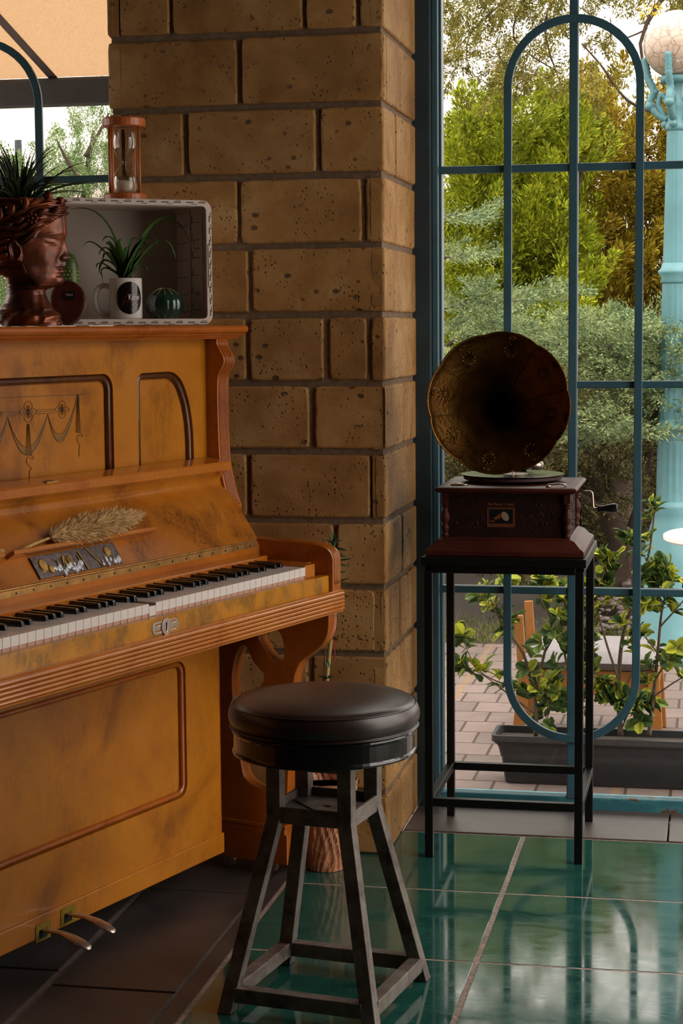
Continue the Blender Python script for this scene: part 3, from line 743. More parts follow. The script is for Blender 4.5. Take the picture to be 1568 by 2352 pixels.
# left window junipers
ft = foot_at(190, 9.6)
conifer('juniper', 'fresh green juniper behind the hourglass and the piano', M['fol_left'], ft,
        [([ft, at_d(190, 700, 9.6), at_d(195, 450, 9.5), at_d(215, 300, 9.4)], .05, .006), limb([(195, 360), (230, 300), (250, 260)], 9.3, .012, .004), limb([(190, 420), (150, 360), (130, 320)], 9.3, .012, .004)],
        region_plumes(95, 290, 265, 700, 9.2, 9.8, 140, .17, .05, 230, .015, .0055, up, lambda x, y: y > 330+abs(x-205)*.3 or abs(x-185) < 22 or abs(x-245) < 18 or (abs(x-125) < 12 and y > 310)))
ft = foot_at(20, 9.4)
conifer('juniper', 'green juniper seen through the window at the left edge behind the bust', M['fol_left'], ft, [([ft, at_d(20, 600, 9.4)], .04, .01)],
        region_plumes(-60, 110, 425, 780, 9.1, 9.6, 110, .17, .06, 220, .018, .007, up))
# yellow leaves by the lamp globe
yl = thing('branch', 'thin bare twig with a few yellow leaves above the lamp globe', 'branch', tuple(at_d(1500, 20, 9.7)))
o0 = at_d(1500, 20, 9.7); m = MB()
m.tube([at_d(1590, -40, 9.7)-o0, at_d(1510, -30, 9.7)-o0, at_d(1500, 20, 9.7)-o0, at_d(1478, 55, 9.7)-o0], [.005, .004, .003, .002], 5); m.build('twig', M['trunk'], yl)
n = 60; pts = np.array([tuple(at_d(random.choice((1476, 1500, 1512))+random.gauss(0, 5), random.choice((15, 28))+random.gauss(0, 9), 9.7)-o0) for _ in range(n)])
quads('leaves', leaflets(pts, rng.normal(size=(n, 3))*[.5, .5, .6]+[0, 0, -.6], rng.uniform(.02, .035, n), rng.uniform(.01, .016, n)), M['yellow_leaf'], yl)

# ---- lamp post
lp0 = at_d(1545, 1000, 9.0); LX, LY = lp0.x, lp0.y
lamp = thing('street_lamp', 'turquoise cast-iron lamp post with a glass globe in the garden', 'street lamp', (LX, LY, ZB))
def zz(py): return at_plane(1545, py, (LX, LY, 0), (0, 1, 0)).z-ZB
def fluted(m, z0, z1, r0, r1, nf=14, depth=.10):
    n = nf*4; o = len(m.v); K = 6
    for i in range(K+1):
        t = i/K; z = z0+(z1-z0)*t; r = r0+(r1-r0)*t
        for k in range(n):
            a = 2*PI*k/n; d = 1-depth*abs(math.sin(a*nf/2))**.6 if 0 < i < K else 1
            m.v.append((r*d*math.cos(a), r*d*math.sin(a), z))
    for i in range(K):
        for k in range(n): m.f.append((o+i*n+k, o+i*n+(k+1) % n, o+(i+1)*n+(k+1) % n, o+(i+1)*n+k)); m.m.append(0)
m = MB(); fluted(m, zz(1150), zz(1010), .078, .074); fluted(m, zz(965), zz(650), .066, .058); fluted(m, zz(608), zz(300), .055, .042)
m.build('fluted_shaft', M['teal'], lamp, smooth=True)
m = MB(); m.lathe([(.20, 0), (.20, .05), (.17, .08), (.165, zz(1300)), (.13, zz(1250)), (.10, zz(1200)), (.09, zz(1180)), (.10, zz(1165)), (.085, zz(1150))], n=28); m.build('base', M['teal'], lamp, smooth=True)
m = MB()
for (za, zb, r) in ((1014, 960, .076), (652, 604, .068)):
    a_, b_ = zz(za), zz(zb); h = b_-a_
    m = MB(); m.lathe([(r*.85, a_), (r*1.0, a_+h*.12), (r*.9, a_+h*.3), (r*1.12, a_+h*.5), (r*1.15, a_+h*.62), (r*.95, a_+h*.75), (r*.85, b_)], n=24); m.build('collar', M['teal'], lamp, smooth=True)
m = MB(); m.lathe([(.042, zz(302)), (.050, zz(296)), (.050, zz(288)), (.040, zz(280)), (.036, zz(250)), (.046, zz(240)), (.034, zz(232)), (.030, zz(190)), (.032, zz(186))], n=20)
m.build('collar', M['teal'], lamp, smooth=True)
m = MB(); m.lathe([(.074, zz(190)), (.076, zz(176)), (.07, zz(175))], n=24); m.build('globe_ring', M['teal'], lamp, smooth=True)
gz = zz(102); m = MB(); R0 = .157
m.lathe([(R0*math.sin(PI*(i+.02)/24.04), gz-R0*math.cos(PI*(i+.02)/24.04)) for i in range(3, 25)], n=32); m.build('globe', M['globe'], lamp, smooth=True)
for k in range(4):
    a = PI*.25+k*PI/2+.55; ca, sa = math.cos(a), math.sin(a)
    m = MB()
    P3 = lambda r, z: (r*ca, r*sa, z)
    m.tube(catmull([P3(.04, zz(275)), P3(.085, zz(262)), P3(.125, zz(235)), P3(.11, zz(205)), P3(.135, zz(178)), P3(.145, zz(155)), P3(.155, zz(128))], 5), [.016, .020]*15+[.006], 8)
    m.tube(catmull([P3(.03, zz(240)), P3(.07, zz(215)), P3(.085, zz(240)), P3(.06, zz(262)), P3(.045, zz(290))], 5), .013, 7)
    for (r, z, s_) in ((.125, 240, .026), (.10, 208, .018), (.14, 172, .018), (.05, 285, .022)):
        m.lathe([(0.001, -s_), (s_*.8, -s_*.5), (s_, 0), (s_*.7, s_*.6), (0.001, s_)], P3(r, zz(z)), 8)
    m.build('scroll_bracket', M['teal'], lamp, smooth=True)

# ---- round white table at the right edge
tp = at_d(1718, 1232, 7.8); tb = thing('round_table', 'round white outdoor table cut off by the right edge of the photo', 'table', (tp.x, tp.y, ZG))
h = tp.z-ZG; m = MB(); m.lathe([(.34, h-.02), (.35, h-.012), (.35, h+.004), (.34, h+.01)], n=48); m.build('tabletop', M['table_white'], tb, smooth=False)
m = MB(); m.tube([(0, 0, .02), (0, 0, h-.02)], .03, 12); m.build('leg', M['beam'], tb); m = MB(); m.lathe([(.22, 0), (.22, .015), (.04, .04)], n=24); m.build('base', M['beam'], tb)

# ---- outdoor chair with grey cushion
ch0 = at_plane(1360, 1600, (0, 7.35, 0), (0, 1, 0)); ch = thing('outdoor_chair', 'orange wooden chair with a grey cushion on the paving', 'chair', (ch0.x+.008, 7.36, ZG))
m = MB(); m.box(-.262, .262, -.20, .22, .295, .355)
# puffy cushion
def cushion(m, hx, hy, z0, z1, n=14):
    o = len(m.v)
    K = n
    for s_ in (1, -1):
        for i in range(K+1):
            for j_ in range(K+1):
                u = -1+2*i/K; v = -1+2*j_/K
                f = (1-abs(u)**5)*(1-abs(v)**5)
                zc = (z0+z1)/2+s_*(z1-z0)/2*f**.45*(1+.12*(1-u*u)*(1-v*v))
                m.v.append((u*hx, v*hy, zc))
    for s_ in (0, 1):
        q = o+s_*(K+1)**2
        for i in range(K):
            for j_ in range(K):
                a_ = q+i*(K+1)+j_; fc = (a_, a_+K+1, a_+K+2, a_+1); m.f.append(fc if s_ == 0 else fc[::-1]); m.m.append(0)
m = MB(); cushion(m, .265, .24, .292, .375); m.build('cushion', M['cushion'], ch, smooth=True)
m = MB(); m.box(-.235, .255, -.20, -.17, .20, .297); m.box(-.235, .255, .19, .22, .20, .297); m.box(-.25, -.22, -.20, .22, .22, .297); m.box(.225, .255, -.20, .22, .22, .297); m.build('seat_frame', M['orange_wood'], ch, bevel=.004)
for (x, y, dx) in ((-.255, -.21, -.03), (.235, -.21, .02), (-.255, .2, -.03), (.235, .2, .02)):
    m = MB(); m.bar((x+dx, y, .002), (x, y, .297), .045, .03, (0, 1, 0)); m.build('leg', M['orange_wood'], ch, bevel=.003)
for y in (-.19, .2):
    m = MB(); m.bar((-.262, y, .22), (-.282, y, .505), .022, .034, (1, 0, 0)); m.build('back_post', M['orange_wood'], ch, bevel=.003)

# ---- planter and its shrubs
PLY = 6.60
pl0 = at_y(1127, 1668, 6.5); pl = thing('planter', 'long grey plastic trough planter on the paving outside the window', 'planter', (pl0.x, 6.50, ZG))
zr = at_y(1200, 1692, 6.5).z-ZG; Lp = 1.05; dpt = .19
def ring(x0, x1, y0, y1, z, r=.02): return [(p[0], p[1], z) for p in rrect(x0, x1, y0, y1, r, 4)]
m = MB(); lay = [ring(.045, Lp-.045, .03, dpt-.03, 0.0), ring(.032, Lp-.032, .018, dpt-.018, zr*.62), ring(.018, Lp-.018, .010, dpt-.010, zr*.80), ring(.0, Lp, 0, dpt, zr*.88), ring(.0, Lp, 0, dpt, zr), ring(.012, Lp-.012, .012, dpt-.012, zr), ring(.03, Lp-.03, .02, dpt-.02, zr*.55)]
k = len(lay[0])
for l in lay: m.v.extend(l)
for i in range(len(lay)-1):
    for q in range(k): m.f.append((i*k+q, i*k+(q+1) % k, (i+1)*k+(q+1) % k, (i+1)*k+q)); m.m.append(0)
m.f.append(tuple(range(k))[::-1]); m.m.append(0)
for i in range(46):
    z = .01+i*(zr*.6)/46; m.box(.05, Lp-.05, .0225-.006*z/zr, .03, z, z+zr*.6/46*.45)
m.build('trough', M['planter'], pl)
m = MB(); m.v.extend(ring(.02, Lp-.02, .015, dpt-.015, zr*.86)); m.f.append(tuple(range(k))); m.m.append(0)
m.build('soil', M['soil'], pl)
def round_leaves(anchors, nper, size, mat, parent, spread=.04):
    """folded oval leaves, 6 triangles-ish each, in little rosettes"""
    P = []
    for (a_, d) in anchors:
        d = Vector(d).normalized()
        for i in range(nper):
            ang = i*2.4+random.uniform(-.4, .4); s = d.orthogonal().normalized(); s.rotate(Matrix.Rotation(ang, 3, d))
            out = (s*1.0+d*random.uniform(.1, 1.1)+Vector((0, -.25, .1))).normalized(); L = size*random.uniform(.65, 1.25); w_ = L*.40
            side = out.cross(d).normalized(); nrm = side.cross(out).normalized(); b0 = Vector(a_)-d*random.uniform(0, spread)+out*.004
            c = [b0, b0+out*L*.35, b0+out*L*.7-nrm*L*.06, b0+out*L-nrm*L*.16]
            ws = [.2, .95, 1.0, .38]; up_ = [0, .10, .10, 0]
            for q in range(3):
                for sg in (1, -1):
                    P.append([c[q], c[q]+side*sg*w_*ws[q]+nrm*L*up_[q], c[q+1]+side*sg*w_*ws[q+1]+nrm*L*up_[q+1], c[q+1]])
    return P
def leafmesh(name, P, mat, parent):
    """quads that share an edge become one island per leaf via merge"""
    me = bpy.data.meshes.new(name); V = []; Fc = []
    for q in P:
        o = len(V); V += [tuple(v) for v in q]; Fc.append((o, o+1, o+2, o+3))
    me.from_pydata(V, [], Fc)
    bm = bmesh.new(); bm.from_mesh(me); bmesh.ops.remove_doubles(bm, verts=bm.verts, dist=.0002); bm.to_mesh(me); bm.free()
    me.materials.append(mat); o = bpy.data.objects.new(name, me); COL.objects.link(o); o.parent = parent
    me.polygons.foreach_set('use_smooth', [True]*len(me.polygons))
    return o
def shrub(label, base, stems, seed):
    random.seed(seed); ft = at_y(base[0], base[1], PLY); ft.z = ZG+zr*.86
    t = thing('euonymus_shrub', label, 'shrub', tuple(ft), 0, 'shrubs in the trough planter')
    m = MB(); anc = []
    for (pts, r0) in stems:
        yoff = random.uniform(-.06, .06); P3 = []
        for i, (x, y) in enumerate(pts):
            p = at_y(x, y, PLY+yoff*min(1, i*.5)); P3.append(p-ft)
        P3 = catmull(P3, 6); k = len(P3)
        m.tube(P3, [max(.0012, r0*(1-.75*i/(k-1))) for i in range(k)], 6)
        for i in range(int(k*.35), k, 2):
            d = P3[min(i+1, k-1)]-P3[max(0, i-1)]
            if random.random() < .75 or i >= k-3:
                s = Vector((random.gauss(0, 1), random.gauss(0, .8), random.gauss(.5, .5))).normalized()
                e = P3[i]+(s*random.uniform(.02, .05) if i < k-2 else Vector((0, 0, 0)))
                if i < k-2: m.tube([P3[i], e], [.0014, .001], 4)
                anc.append((e, d*.4+s*.02))
        anc.append((P3[-1], P3[-1]-P3[-3]))
    m.build('stems', M['stem'], t, smooth=True)
    leafmesh('leaves', round_leaves(anc, 7, .046, M['euon'], t), M['euon'], t)
    random.seed(seed+1)
shrub('euonymus shrub at the left end of the trough, one long twig leaning left', (1230, 1685), [([(1230, 1690), (1228, 1600), (1200, 1500), (1150, 1430), (1115, 1350)], .009), ([(1228, 1600), (1180, 1580), (1100, 1540), (1055, 1450)], .004), ([(1228, 1640), (1175, 1600), (1100, 1545), (1048, 1530)], .004), ([(1228, 1600), (1250, 1500), (1270, 1440), (1240, 1370), (1250, 1330)], .006), ([(1250, 1500), (1290, 1420), (1300, 1350)], .004), ([(1228, 1640), (1270, 1590), (1320, 1630)], .004), ([(1235, 1680), (1260, 1640), (1270, 1600)], .003), ([(1200, 1500), (1140, 1390), (1160, 1330)], .004)], 11)
shrub('tallest euonymus shrub, rising from the trough to the height of the crank handle', (1425, 1685), [([(1425, 1690), (1420, 1580), (1430, 1460), (1460, 1370), (1490, 1270), (1505, 1150)], .010), ([(1420, 1560), (1390, 1470), (1370, 1380), (1390, 1300), (1375, 1270)], .005), ([(1425, 1600), (1460, 1520), (1470, 1450)], .004), ([(1460, 1370), (1440, 1280), (1440, 1230)], .004), ([(1420, 1620), (1380, 1560), (1350, 1500)], .004), ([(1450, 1400), (1400, 1370), (1390, 1340)], .003), ([(1480, 1300), (1515, 1310), (1530, 1330)], .003), ([(1425, 1680), (1450, 1630), (1500, 1610)], .003), ([(1425, 1650), (1400, 1600), (1385, 1580)], .003)], 23)
shrub('euonymus shrub in the trough nearest the right edge of the photo', (1490, 1690), [([(1490, 1690), (1500, 1600), (1510, 1500), (1520, 1400), (1540, 1330)], .009), ([(1505, 1560), (1545, 1500), (1600, 1450)], .004), ([(1500, 1600), (1560, 1560), (1610, 1540)], .004), ([(1515, 1440), (1560, 1390), (1590, 1350)], .004), ([(1510, 1500), (1470, 1440), (1480, 1380)], .004), ([(1520, 1400), (1500, 1340), (1480, 1310)], .003), ([(1490, 1670), (1460, 1640), (1440, 1600)], .003)], 37)
shrub('low euonymus shrub in the middle of the trough behind the gramophone stand', (1325, 1688), [([(1325, 1690), (1320, 1600), (1300, 1520), (1290, 1440), (1310, 1380), (1300, 1340)], .007), ([(1320, 1600), (1350, 1540), (1345, 1460)], .004), ([(1322, 1640), (1290, 1600), (1270, 1560)], .003), ([(1300, 1500), (1340, 1400), (1350, 1340)], .004), ([(1325, 1640), (1360, 1610), (1400, 1590)], .003)], 41)
random.seed(99)

# ================================================================== PIANO  (local x = along the keyboard to the far end, y = towards the back, z up)
TH = math.radians(61.4)+YAW
PA = np.array([math.cos(TH), math.sin(TH), 0]); PB = np.array([math.sin(TH), -math.cos(TH), 0]); P0 = np.array([-.887, 4.028, 0])
def pv(x, y, v): p = np.array(at_plane(x, y, P0+PB*v, PB))-P0; return Vector((p@PA, -v, p[2]))      # pixel -> piano-local point on plane v
def pw(u, v, z): return Vector(P0+PA*u+PB*v+np.array([0, 0, z]))
piano = thing('upright_piano', 'honey-coloured burl veneer upright piano with open fallboard against the stone pier', 'piano', tuple(P0), TH)
UL, UR = -1.294, .119; KL = -1.175
# carcass behind
m = MB(); m.box(UL, UR, .335, .655, .05, 1.245); m.build('back_case', M['cherry'], piano, bevel=.003)
# top lid with moulded edge
m = MB()
def moul(m, v0, z0, z1, ov, back=.575):
    m.box(UL-ov, UR+ov, -v0, back, z0, z1)
m.box(UL-.02, UR+.012, .30, .655, 1.246, 1.2765)
m.build('top_board', M['cherry'], piano, bevel=.003)
m = MB(); pr = [(.235, 1.266), (.235, 1.272), (.240, 1.2768), (.32, 1.2768), (.32, 1.246), (.262, 1.246), (.262, 1.2495), (.255, 1.2505), (.2545, 1.2535), (.247, 1.2545), (.246, 1.258), (.238, 1.2605)]
m.prism(pr, UL-.035, UR+.036, 'x')
m.box(UR, UR+.036, .32, .57, 1.258, 1.2768); m.box(UR, UR+.020, .32, .57, 1.247, 1.258)
m.build('top_moulding', M['cherry'], piano, bevel=.0025, segs=3)
# upper front frame with three shaped openings
YU = .306
def toxz(pts): return [(p[0], p[1]) for p in pts]
big = rrect(-.885, -.297, .86, 1.176, (.001, .001, .034, .034))
def small(flip=False):
    pts = [(-.205, .86), (-.205, 1.145)]
    pts += [(-.205+.022*(1-math.cos(a)), 1.152+.022*math.sin(a)) for a in [i*PI/12 for i in range(1, 7)]]
    pts += [(-.085, 1.175)]
    c = catmull([(-.085, 1.175, 0), (-.060, 1.171, 0), (-.033, 1.155, 0), (-.012, 1.125, 0), (.004, 1.085, 0), (.013, 1.035, 0), (.015, .98, 0)], 5)
    pts += [(p.x, p.y) for p in c[1:]]+[(.015, .86)]
    return [(-1.175-p[0], p[1]) for p in pts] if flip else pts
def xzmat(y): return Matrix(((1, 0, 0, 0), (0, 0, -1, y), (0, 1, 0, 0), (0, 0, 0, 1)))    # XY outline -> XZ plane facing -y
outer = [(UL+.04, .80), (.075, .80), (.075, 1.247), (UL+.04, 1.247)]
plate('upper_frame', [outer, big, small(), small(True)], .010, M['burl'], piano, matrix=xzmat(YU-.001))
m = MB(); m.box(UL+.04, .075, YU+.0065, YU+.02, .80, 1.247); pf = m.build('upper_panel', M['burl'], piano)
def bead(lp, y, r, closed=False):
    m = MB(); m.tube([(p[0], y, p[1]) for p in lp], r, 8, cap=True); return m
for lp in (big[13:]+big[:0], ):
    pass
def bead_path(pts, off):
    """inner offset of an open path (x,z)"""
    out = []
    for i in range(len(pts)):
        a = Vector(pts[max(0, i-1)]); b = Vector(pts[min(len(pts)-1, i+1)]); d = (b-a).normalized(); nrm = Vector((d.y, -d.x)); out.append(Vector(pts[i])+nrm*off)
    return out
bp = [(-.885, .86)]+[(-.885+.034*(1-math.cos(a)), 1.142+.034*math.sin(a)) for a in [i*PI/14 for i in range(8)]]+[(-.331+.034*math.sin(a), 1.142+.034*math.cos(a)) for a in [i*PI/14 for i in range(8)]]+[(-.297, .86)]
for path in (bp, small()[:], small(True)[:]):
    if path is not bp and path[0][0] < -1: path = path[::-1]
    q = bead_path(path, .0085)
    m = MB(); m.tube([(p.x, YU+.0030, p.y) for p in q], .0072, 12); m.build('panel_bead', M['bead'], piano, smooth=True)
# inlaid garland on the middle panel
def ip(zx, zy): return pv(zx/5.6, 840+zy/5.6, -(YU+.0058))
inl = MB(); ing = MB()
def line(pts, r=.00055, mb=inl, k=5):
    r = r*1.2
    P = [ip(*p) for p in pts]; mb.tube(catmull(P, k) if len(P) > 2 else P, r, 4, flat=.5)
line([(-300, 428), (0, 413), (1000, 370)]); line([(1000, 370), (1070, 362), (1082, 378)])
for dy in (0, 25, 52): line([(-250, 612+dy), (0, 603+dy-5), (255, 590+dy-2)]); line([(475, 572+dy), (710, 562+dy-5)])
def flower(cx, cy, s):
    for a in range(4):
        an = a*PI/2; L = s*(1.25 if a % 2 else 1); pts = []
        for t in range(9):
            q = t/8; w = math.sin(q*PI)**.7*.38*L; pts.append((q*L, w))
        full = pts+[(x, -y) for x, y in pts[::-1]]
        line([(cx+x*math.cos(an)-y*math.sin(an), cy+(x*math.sin(an)+y*math.cos(an))*1.0) for x, y in full], .0005, k=2)
        for j in (-1, 0, 1): line([(cx, cy), (cx+.6*L*math.cos(an+j*.25), cy+.6*L*math.sin(an+j*.25))], .0005)
flower(363, 592, 112); flower(798, 562, 92); flower(-75, 615, 100)
for (a, b, c, w_) in (((100, 660), (350, 1660), (615, 622), 1), ((615, 622), (780, 1450), (998, 370), 1), ((-420, 690), (-150, 1700), (100, 660), 1)):
    for off in (0, 1):
        mid = (b[0], b[1]-off*200); P = [Vector((a[0], a[1], 0)), Vector((mid[0], mid[1], 0)), Vector((c[0], c[1], 0))]
        q = bez(*P, n=16); line([(p.x, p.y) for p in q], .0006, k=1)
    qa = bez((a[0], a[1], 0), (b[0], b[1]-20, 0), (c[0], c[1], 0), n=16); qb = bez((a[0], a[1], 0), (b[0], b[1]-150, 0), (c[0], c[1], 0), n=16)
    va = [ip(p.x, p.y)+Vector((0, .0003, 0)) for p in qa]; vb = [ip(p.x, p.y)+Vector((0, .0003, 0)) for p in qb]
    ing.add(va+vb, [(i, i+1, 17+i+1, 17+i) for i in range(16)])
for (x, y0, y1, w_) in ((363, 750, 1150, 40), (1000, 372, 860, 28)):
    for dx in (-1, -.5, 0, .5, 1): line([(x+dx*12, y0), (x+dx*w_+8, y1)], .0005)
    line([(x-w_, y1-10), (x+w_+20, y1+12), (x+w_+25, y1+50), (x-w_+30, y1+30), (x-w_+20, y1+100), (x+w_, y1+170), (x+18, y1+200), (x+15, y1+310)], .0006, k=2)
inl.build('inlay', M['inlay'], piano); ing.build('inlay_drape', M['inlay_green'], piano)
# fluted pilasters at both ends of the upper front
prof = [(.268, 1.246), (.268, 1.232), (.252, 1.205), (.251, 1.19), (.262, 1.170), (.268, 1.150), (.269, 1.08), (.266, .98), (.258, .93), (.246, .885), (.236, .86), (.25, .80), (.31, .80), (.31, 1.246)]
def smoothprof(p, k=4):
    c = catmull([(a, b, 0) for a, b in p[:11]], k); return [(q.x, q.y) for q in c]+p[11:]
def pilaster(u0, u1):
    pr_ = smoothprof(prof); m = MB(); m.prism(pr_, u0, u1, 'x'); o = m.build('pilaster', M['cherry'], piano, bevel=.0015)
    r = MB(); n = 7
    for i in range(n):
        x = u0+.006+(u1-u0-.012)*(i+.5)/n; w_ = (u1-u0-.012)/n*.36
        r.tube([(x, p[0]-.0004, p[1]) for p in pr_[2:-4]], w_, 6)
    r.build('reeding', M['cherry'], o, smooth=True)
pilaster(.070, UR); pilaster(UL, UL+.049)
# fallboard: outline in (y,z), swept along x
lid = [(.290, .969), (.291, .971), (.241, .9635), (.2385, .961), (.2385, .947), (.2405, .9455)]
lid += [(p.x, p.y) for p in catmull([(.247, .943, 0), (.256, .937, 0), (.2625, .929, 0), (.264, .920, 0), (.260, .909, 0), (.249, .899, 0), (.238, .889, 0), (.230, .880, 0)], 4)]
lid += [(.168, .7885), (.172, .784), (.182, .786), (.245, .878), (.272, .905), (.280, .93), (.278, .955)]
m = MB(); m.prism(lid, -1.250, .074, 'x'); fb = m.build('fallboard', M['burl_lid'], piano)
for p_ in fb.data.polygons: p_.use_smooth = len(p_.vertices) == 4 and abs(p_.normal.x) < .5 and 10 < 99
fb.data.polygons.foreach_set('use_smooth', [len(p_.vertices) == 4 for p_ in fb.data.polygons])
es = fb.modifiers.new('edges', 'EDGE_SPLIT'); es.split_angle = math.radians(25)
m = MB(); m.prism([(.2915, .9715), (.2915, .9735), (.2405, .966), (.2372, .9625), (.2372, .946), (.2392, .9455), (.2392, .9612), (.2415, .9637)], -1.251, .075, 'x'); m.build('lid_edge', M['cherry_l'], fb, bevel=.0006)
lk = thing_lock = MB(); a_ = [pw(0, 0, 0)]
kx = -.585
m = MB(); m.box(kx-.019, kx+.019, .245, .268, .960, .9690)
pc = m.build('lock_plate', M['brass'], fb); pc.location = (0, 0, 0)
me_ = pc.data; me_.transform(Matrix.Translation((0, 0, 0)))
m = MB(); m.box(kx-.006, kx+.008, .249, .262, .967, .9694); m.build('keyhole', M['black'], pc)
for sx_ in (-.013, .014):
    m = MB(); m.lathe([(.0022, .9685), (.0022, .9696)], (kx+sx_, .256, 0), 8); m.build('screw', M['black'], pc)
# hinge
m = MB(); m.tube([(-1.25, .1655, .7865), (.060, .1655, .7865)], .0022, 8); m.box(-1.25, .066, .165, .168, .771, .784); hg = m.build('piano_hinge', M['brass'], piano)
for i in range(24):
    u = .035-.088*i*.6
    if u < -1.2: break
    m = MB(); m.lathe([(.0001, 0), (.0026, .0), (.0024, .0006), (.0001, .0008)], (0, 0, 0), 8); s_ = m.build('screw', M['steel'], hg); s_.location = (u, .165, .777); s_.rotation_euler = (PI/2, 0, 0)
# name board and key rail
m = MB(); m.prism([(.166, .771), (.166, .752), (.155, .744), (.30, .744), (.30, .80), (.172, .784)], -1.25, .079, 'x'); m.build('name_board', M['cherry_l'], piano)
m = MB(); m.prism([(.116, .7545), (.118, .7575), (.17, .7585), (.17, .742), (.118, .742)], -1.20, .03, 'x'); m.build('key_rail', M['cherry_l'], piano)
m = MB(); m.box(-.775, -.748, .1165, .1175, .7455, .7545); m.build('key_felt', M['red_felt'], piano)
# reading ledge on the fallboard
def lidpt(x, y, off=0.0):
    n2 = np.array([.095, .060]); n2 /= np.linalg.norm(n2)
    p = P0+PB*(-.17+off*n2[0])+np.array([0, 0, .789+off*n2[1]]); n_ = PB*n2[0]+np.array([0, 0, n2[1]])
    q = np.array(at_plane(x, y, p, n_))-P0; return Vector((q@PA, -(q@PB), q[2]))
nl = Vector((0, -.845, .534)); tl = Vector((0, .534, .845))
def lidbox(m, u0, u1, s0, s1, n0, n1):
    """box on the sloping fallboard: s measured up the slope from the hinge, n off the face"""
    B0 = Vector((0, .17, .789)); vs_ = []
    for n_ in (n0, n1):
        for (u, s) in ((u0, s0), (u1, s0), (u1, s1), (u0, s1)): vs_.append(Vector((u, 0, 0))+B0+tl*s+nl*n_)
    m.add(vs_, [(0, 3, 2, 1), (4, 5, 6, 7), (0, 1, 5, 4), (1, 2, 6, 5), (2, 3, 7, 6), (3, 0, 4, 7)])
def lidsn(p): q = p-Vector((0, .17, .789)); return q.dot(tl)
sL = lidsn(lidpt(200, 1241))
m = MB(); lidbox(m, -.79, -.31, sL-.012, sL-.002, -.002, .022)
ld = m.build('reading_ledge', M['cherry_l'], fb, bevel=.003, segs=3)
m = MB(); lidbox(m, -1.13, -.815, sL-.012, sL-.002, -.002, .022); m.build('reading_ledge', M['cherry_l'], fb, bevel=.003, segs=3)
m = MB(); lidbox(m, -.865, -.800, sL-.001, sL+.008, .008, .012); hb = m.build('ledge_hinge', M['brass'], fb)
for u in (-.845, -.825): m = MB(); m.lathe([(.0025, 0), (.0020, .001)], tuple(Vector((u, .17, .789))+tl*(sL+.0035)+nl*.0118), 8); m.build('screw', M['black'], hb)
# cheeks (key blocks either side of the keyboard)
def cheek(u0, u1, inner):
    c = catmull([(.30, .800, 0), (.166, .789, 0), (.10, .7865, 0), (.03, .7835, 0), (.0, .778, 0), (-.015, .769, 0), (-.0235, .755, 0), (-.0245, .735, 0), (-.0245, .676, 0)], 6)
    pr_ = [(p.x, p.y) for p in c]+[(.30, .676)]
    m = MB(); m.prism(pr_, u0, u1, 'x'); o = m.build('cheek', M['cherry'], piano, bevel=.0015)
    r = MB(); n = 7
    for i in range(n):
        x = u0+.006+(u1-u0-.011)*(i+.5)/n; r.tube([(x, p.x+(0 if p.y > .78 else 0), p.y) for p in [q for q in c][12:-2]], (u1-u0-.012)/n*.36, 6)
    r.build('reeding', M['cherry_l'], o, smooth=True)
cheek(.080, .1185, .08); cheek(UL, UL+.0385, UL+.0385)
m = MB(); m.box(.001, .045, .002, .10, .715, .7435); m.box(.045, .079, .03, .14, .715, .7425); m.build('key_block', M['cherry_l'], piano, bevel=.001)
m = MB(); m.box(-1.25, -1.176, .002, .14, .715, .7435); m.build('key_block', M['cherry_l'], piano, bevel=.001)
# key slip, key bed and moulding
m = MB(); m.box(-1.252, .0785, -.0155, .010, .676, .7145); m.build('key_slip', M['slip'], piano, bevel=.0012)
m = MB(); m.box(UL, UR-.001, -.012, .28, .628, .676); m.build('key_bed', M['cherry'], piano)
pr_ = [(-.010, .6785), (-.026, .6785), (-.0300, .6765)]
ribs = [.6735, .6650, .6565, .6480, .6395]
for i, z in enumerate(ribs):
    for a in range(0, 7):
        an = PI/2-PI*a/6; pr_.append((-.0290-.0042*math.cos(an), z-.0042+.0040*math.sin(an)))
    pr_.append((-.0270, z-.0083))
pr_ += [(-.0295, .6310), (-.0295, .628), (-.010, .628)]
m = MB(); m.prism(pr_, UL-.002, UR+.001, 'x'); m.build('rail_moulding', M['cherry_l'], piano)
# escutcheon on the key slip
es0 = Vector((-.581, -.0158, .6935)); esc = MB()
esc.cur = 0
e1 = plate('lock_escutcheon', [rrect(-.0455, .0455, -.012, .012, .0119)]+[[(s*(.016+t[0]), yy+t[1]) for t in ((0, -.0017), (.019, -.0017), (.019, .0017), (0, .0017))] for s in (1, -1) for yy in (.0065, -.0065)], .0022, M['nickel'], piano, bevel=.0005, matrix=Matrix.Translation(es0) @ xzmat(0))
dm = [(0+.0125*math.copysign(abs(math.cos(a))**1.25, math.cos(a))*1.3, .0165*math.copysign(abs(math.sin(a))**.85, math.sin(a))) for a in [i*PI/16 for i in range(32)]]
plate('boss', [dm, [(-.0022, -.009), (.0022, -.009), (.0022, .003), (.003, .0055), (0, .0085), (-.003, .0055), (-.0022, .003)]], .0035, M['nickel'], e1, bevel=.0008, matrix=Matrix.Translation(es0+Vector((0, -.0018, 0))) @ xzmat(0))
plate('keyhole', [[(-.0035, -.010), (.0035, -.010), (.0035, .009), (-.0035, .009)]], .002, M['black'], e1, matrix=Matrix.Translation(es0+Vector((0, -.0006, 0))) @ xzmat(0))
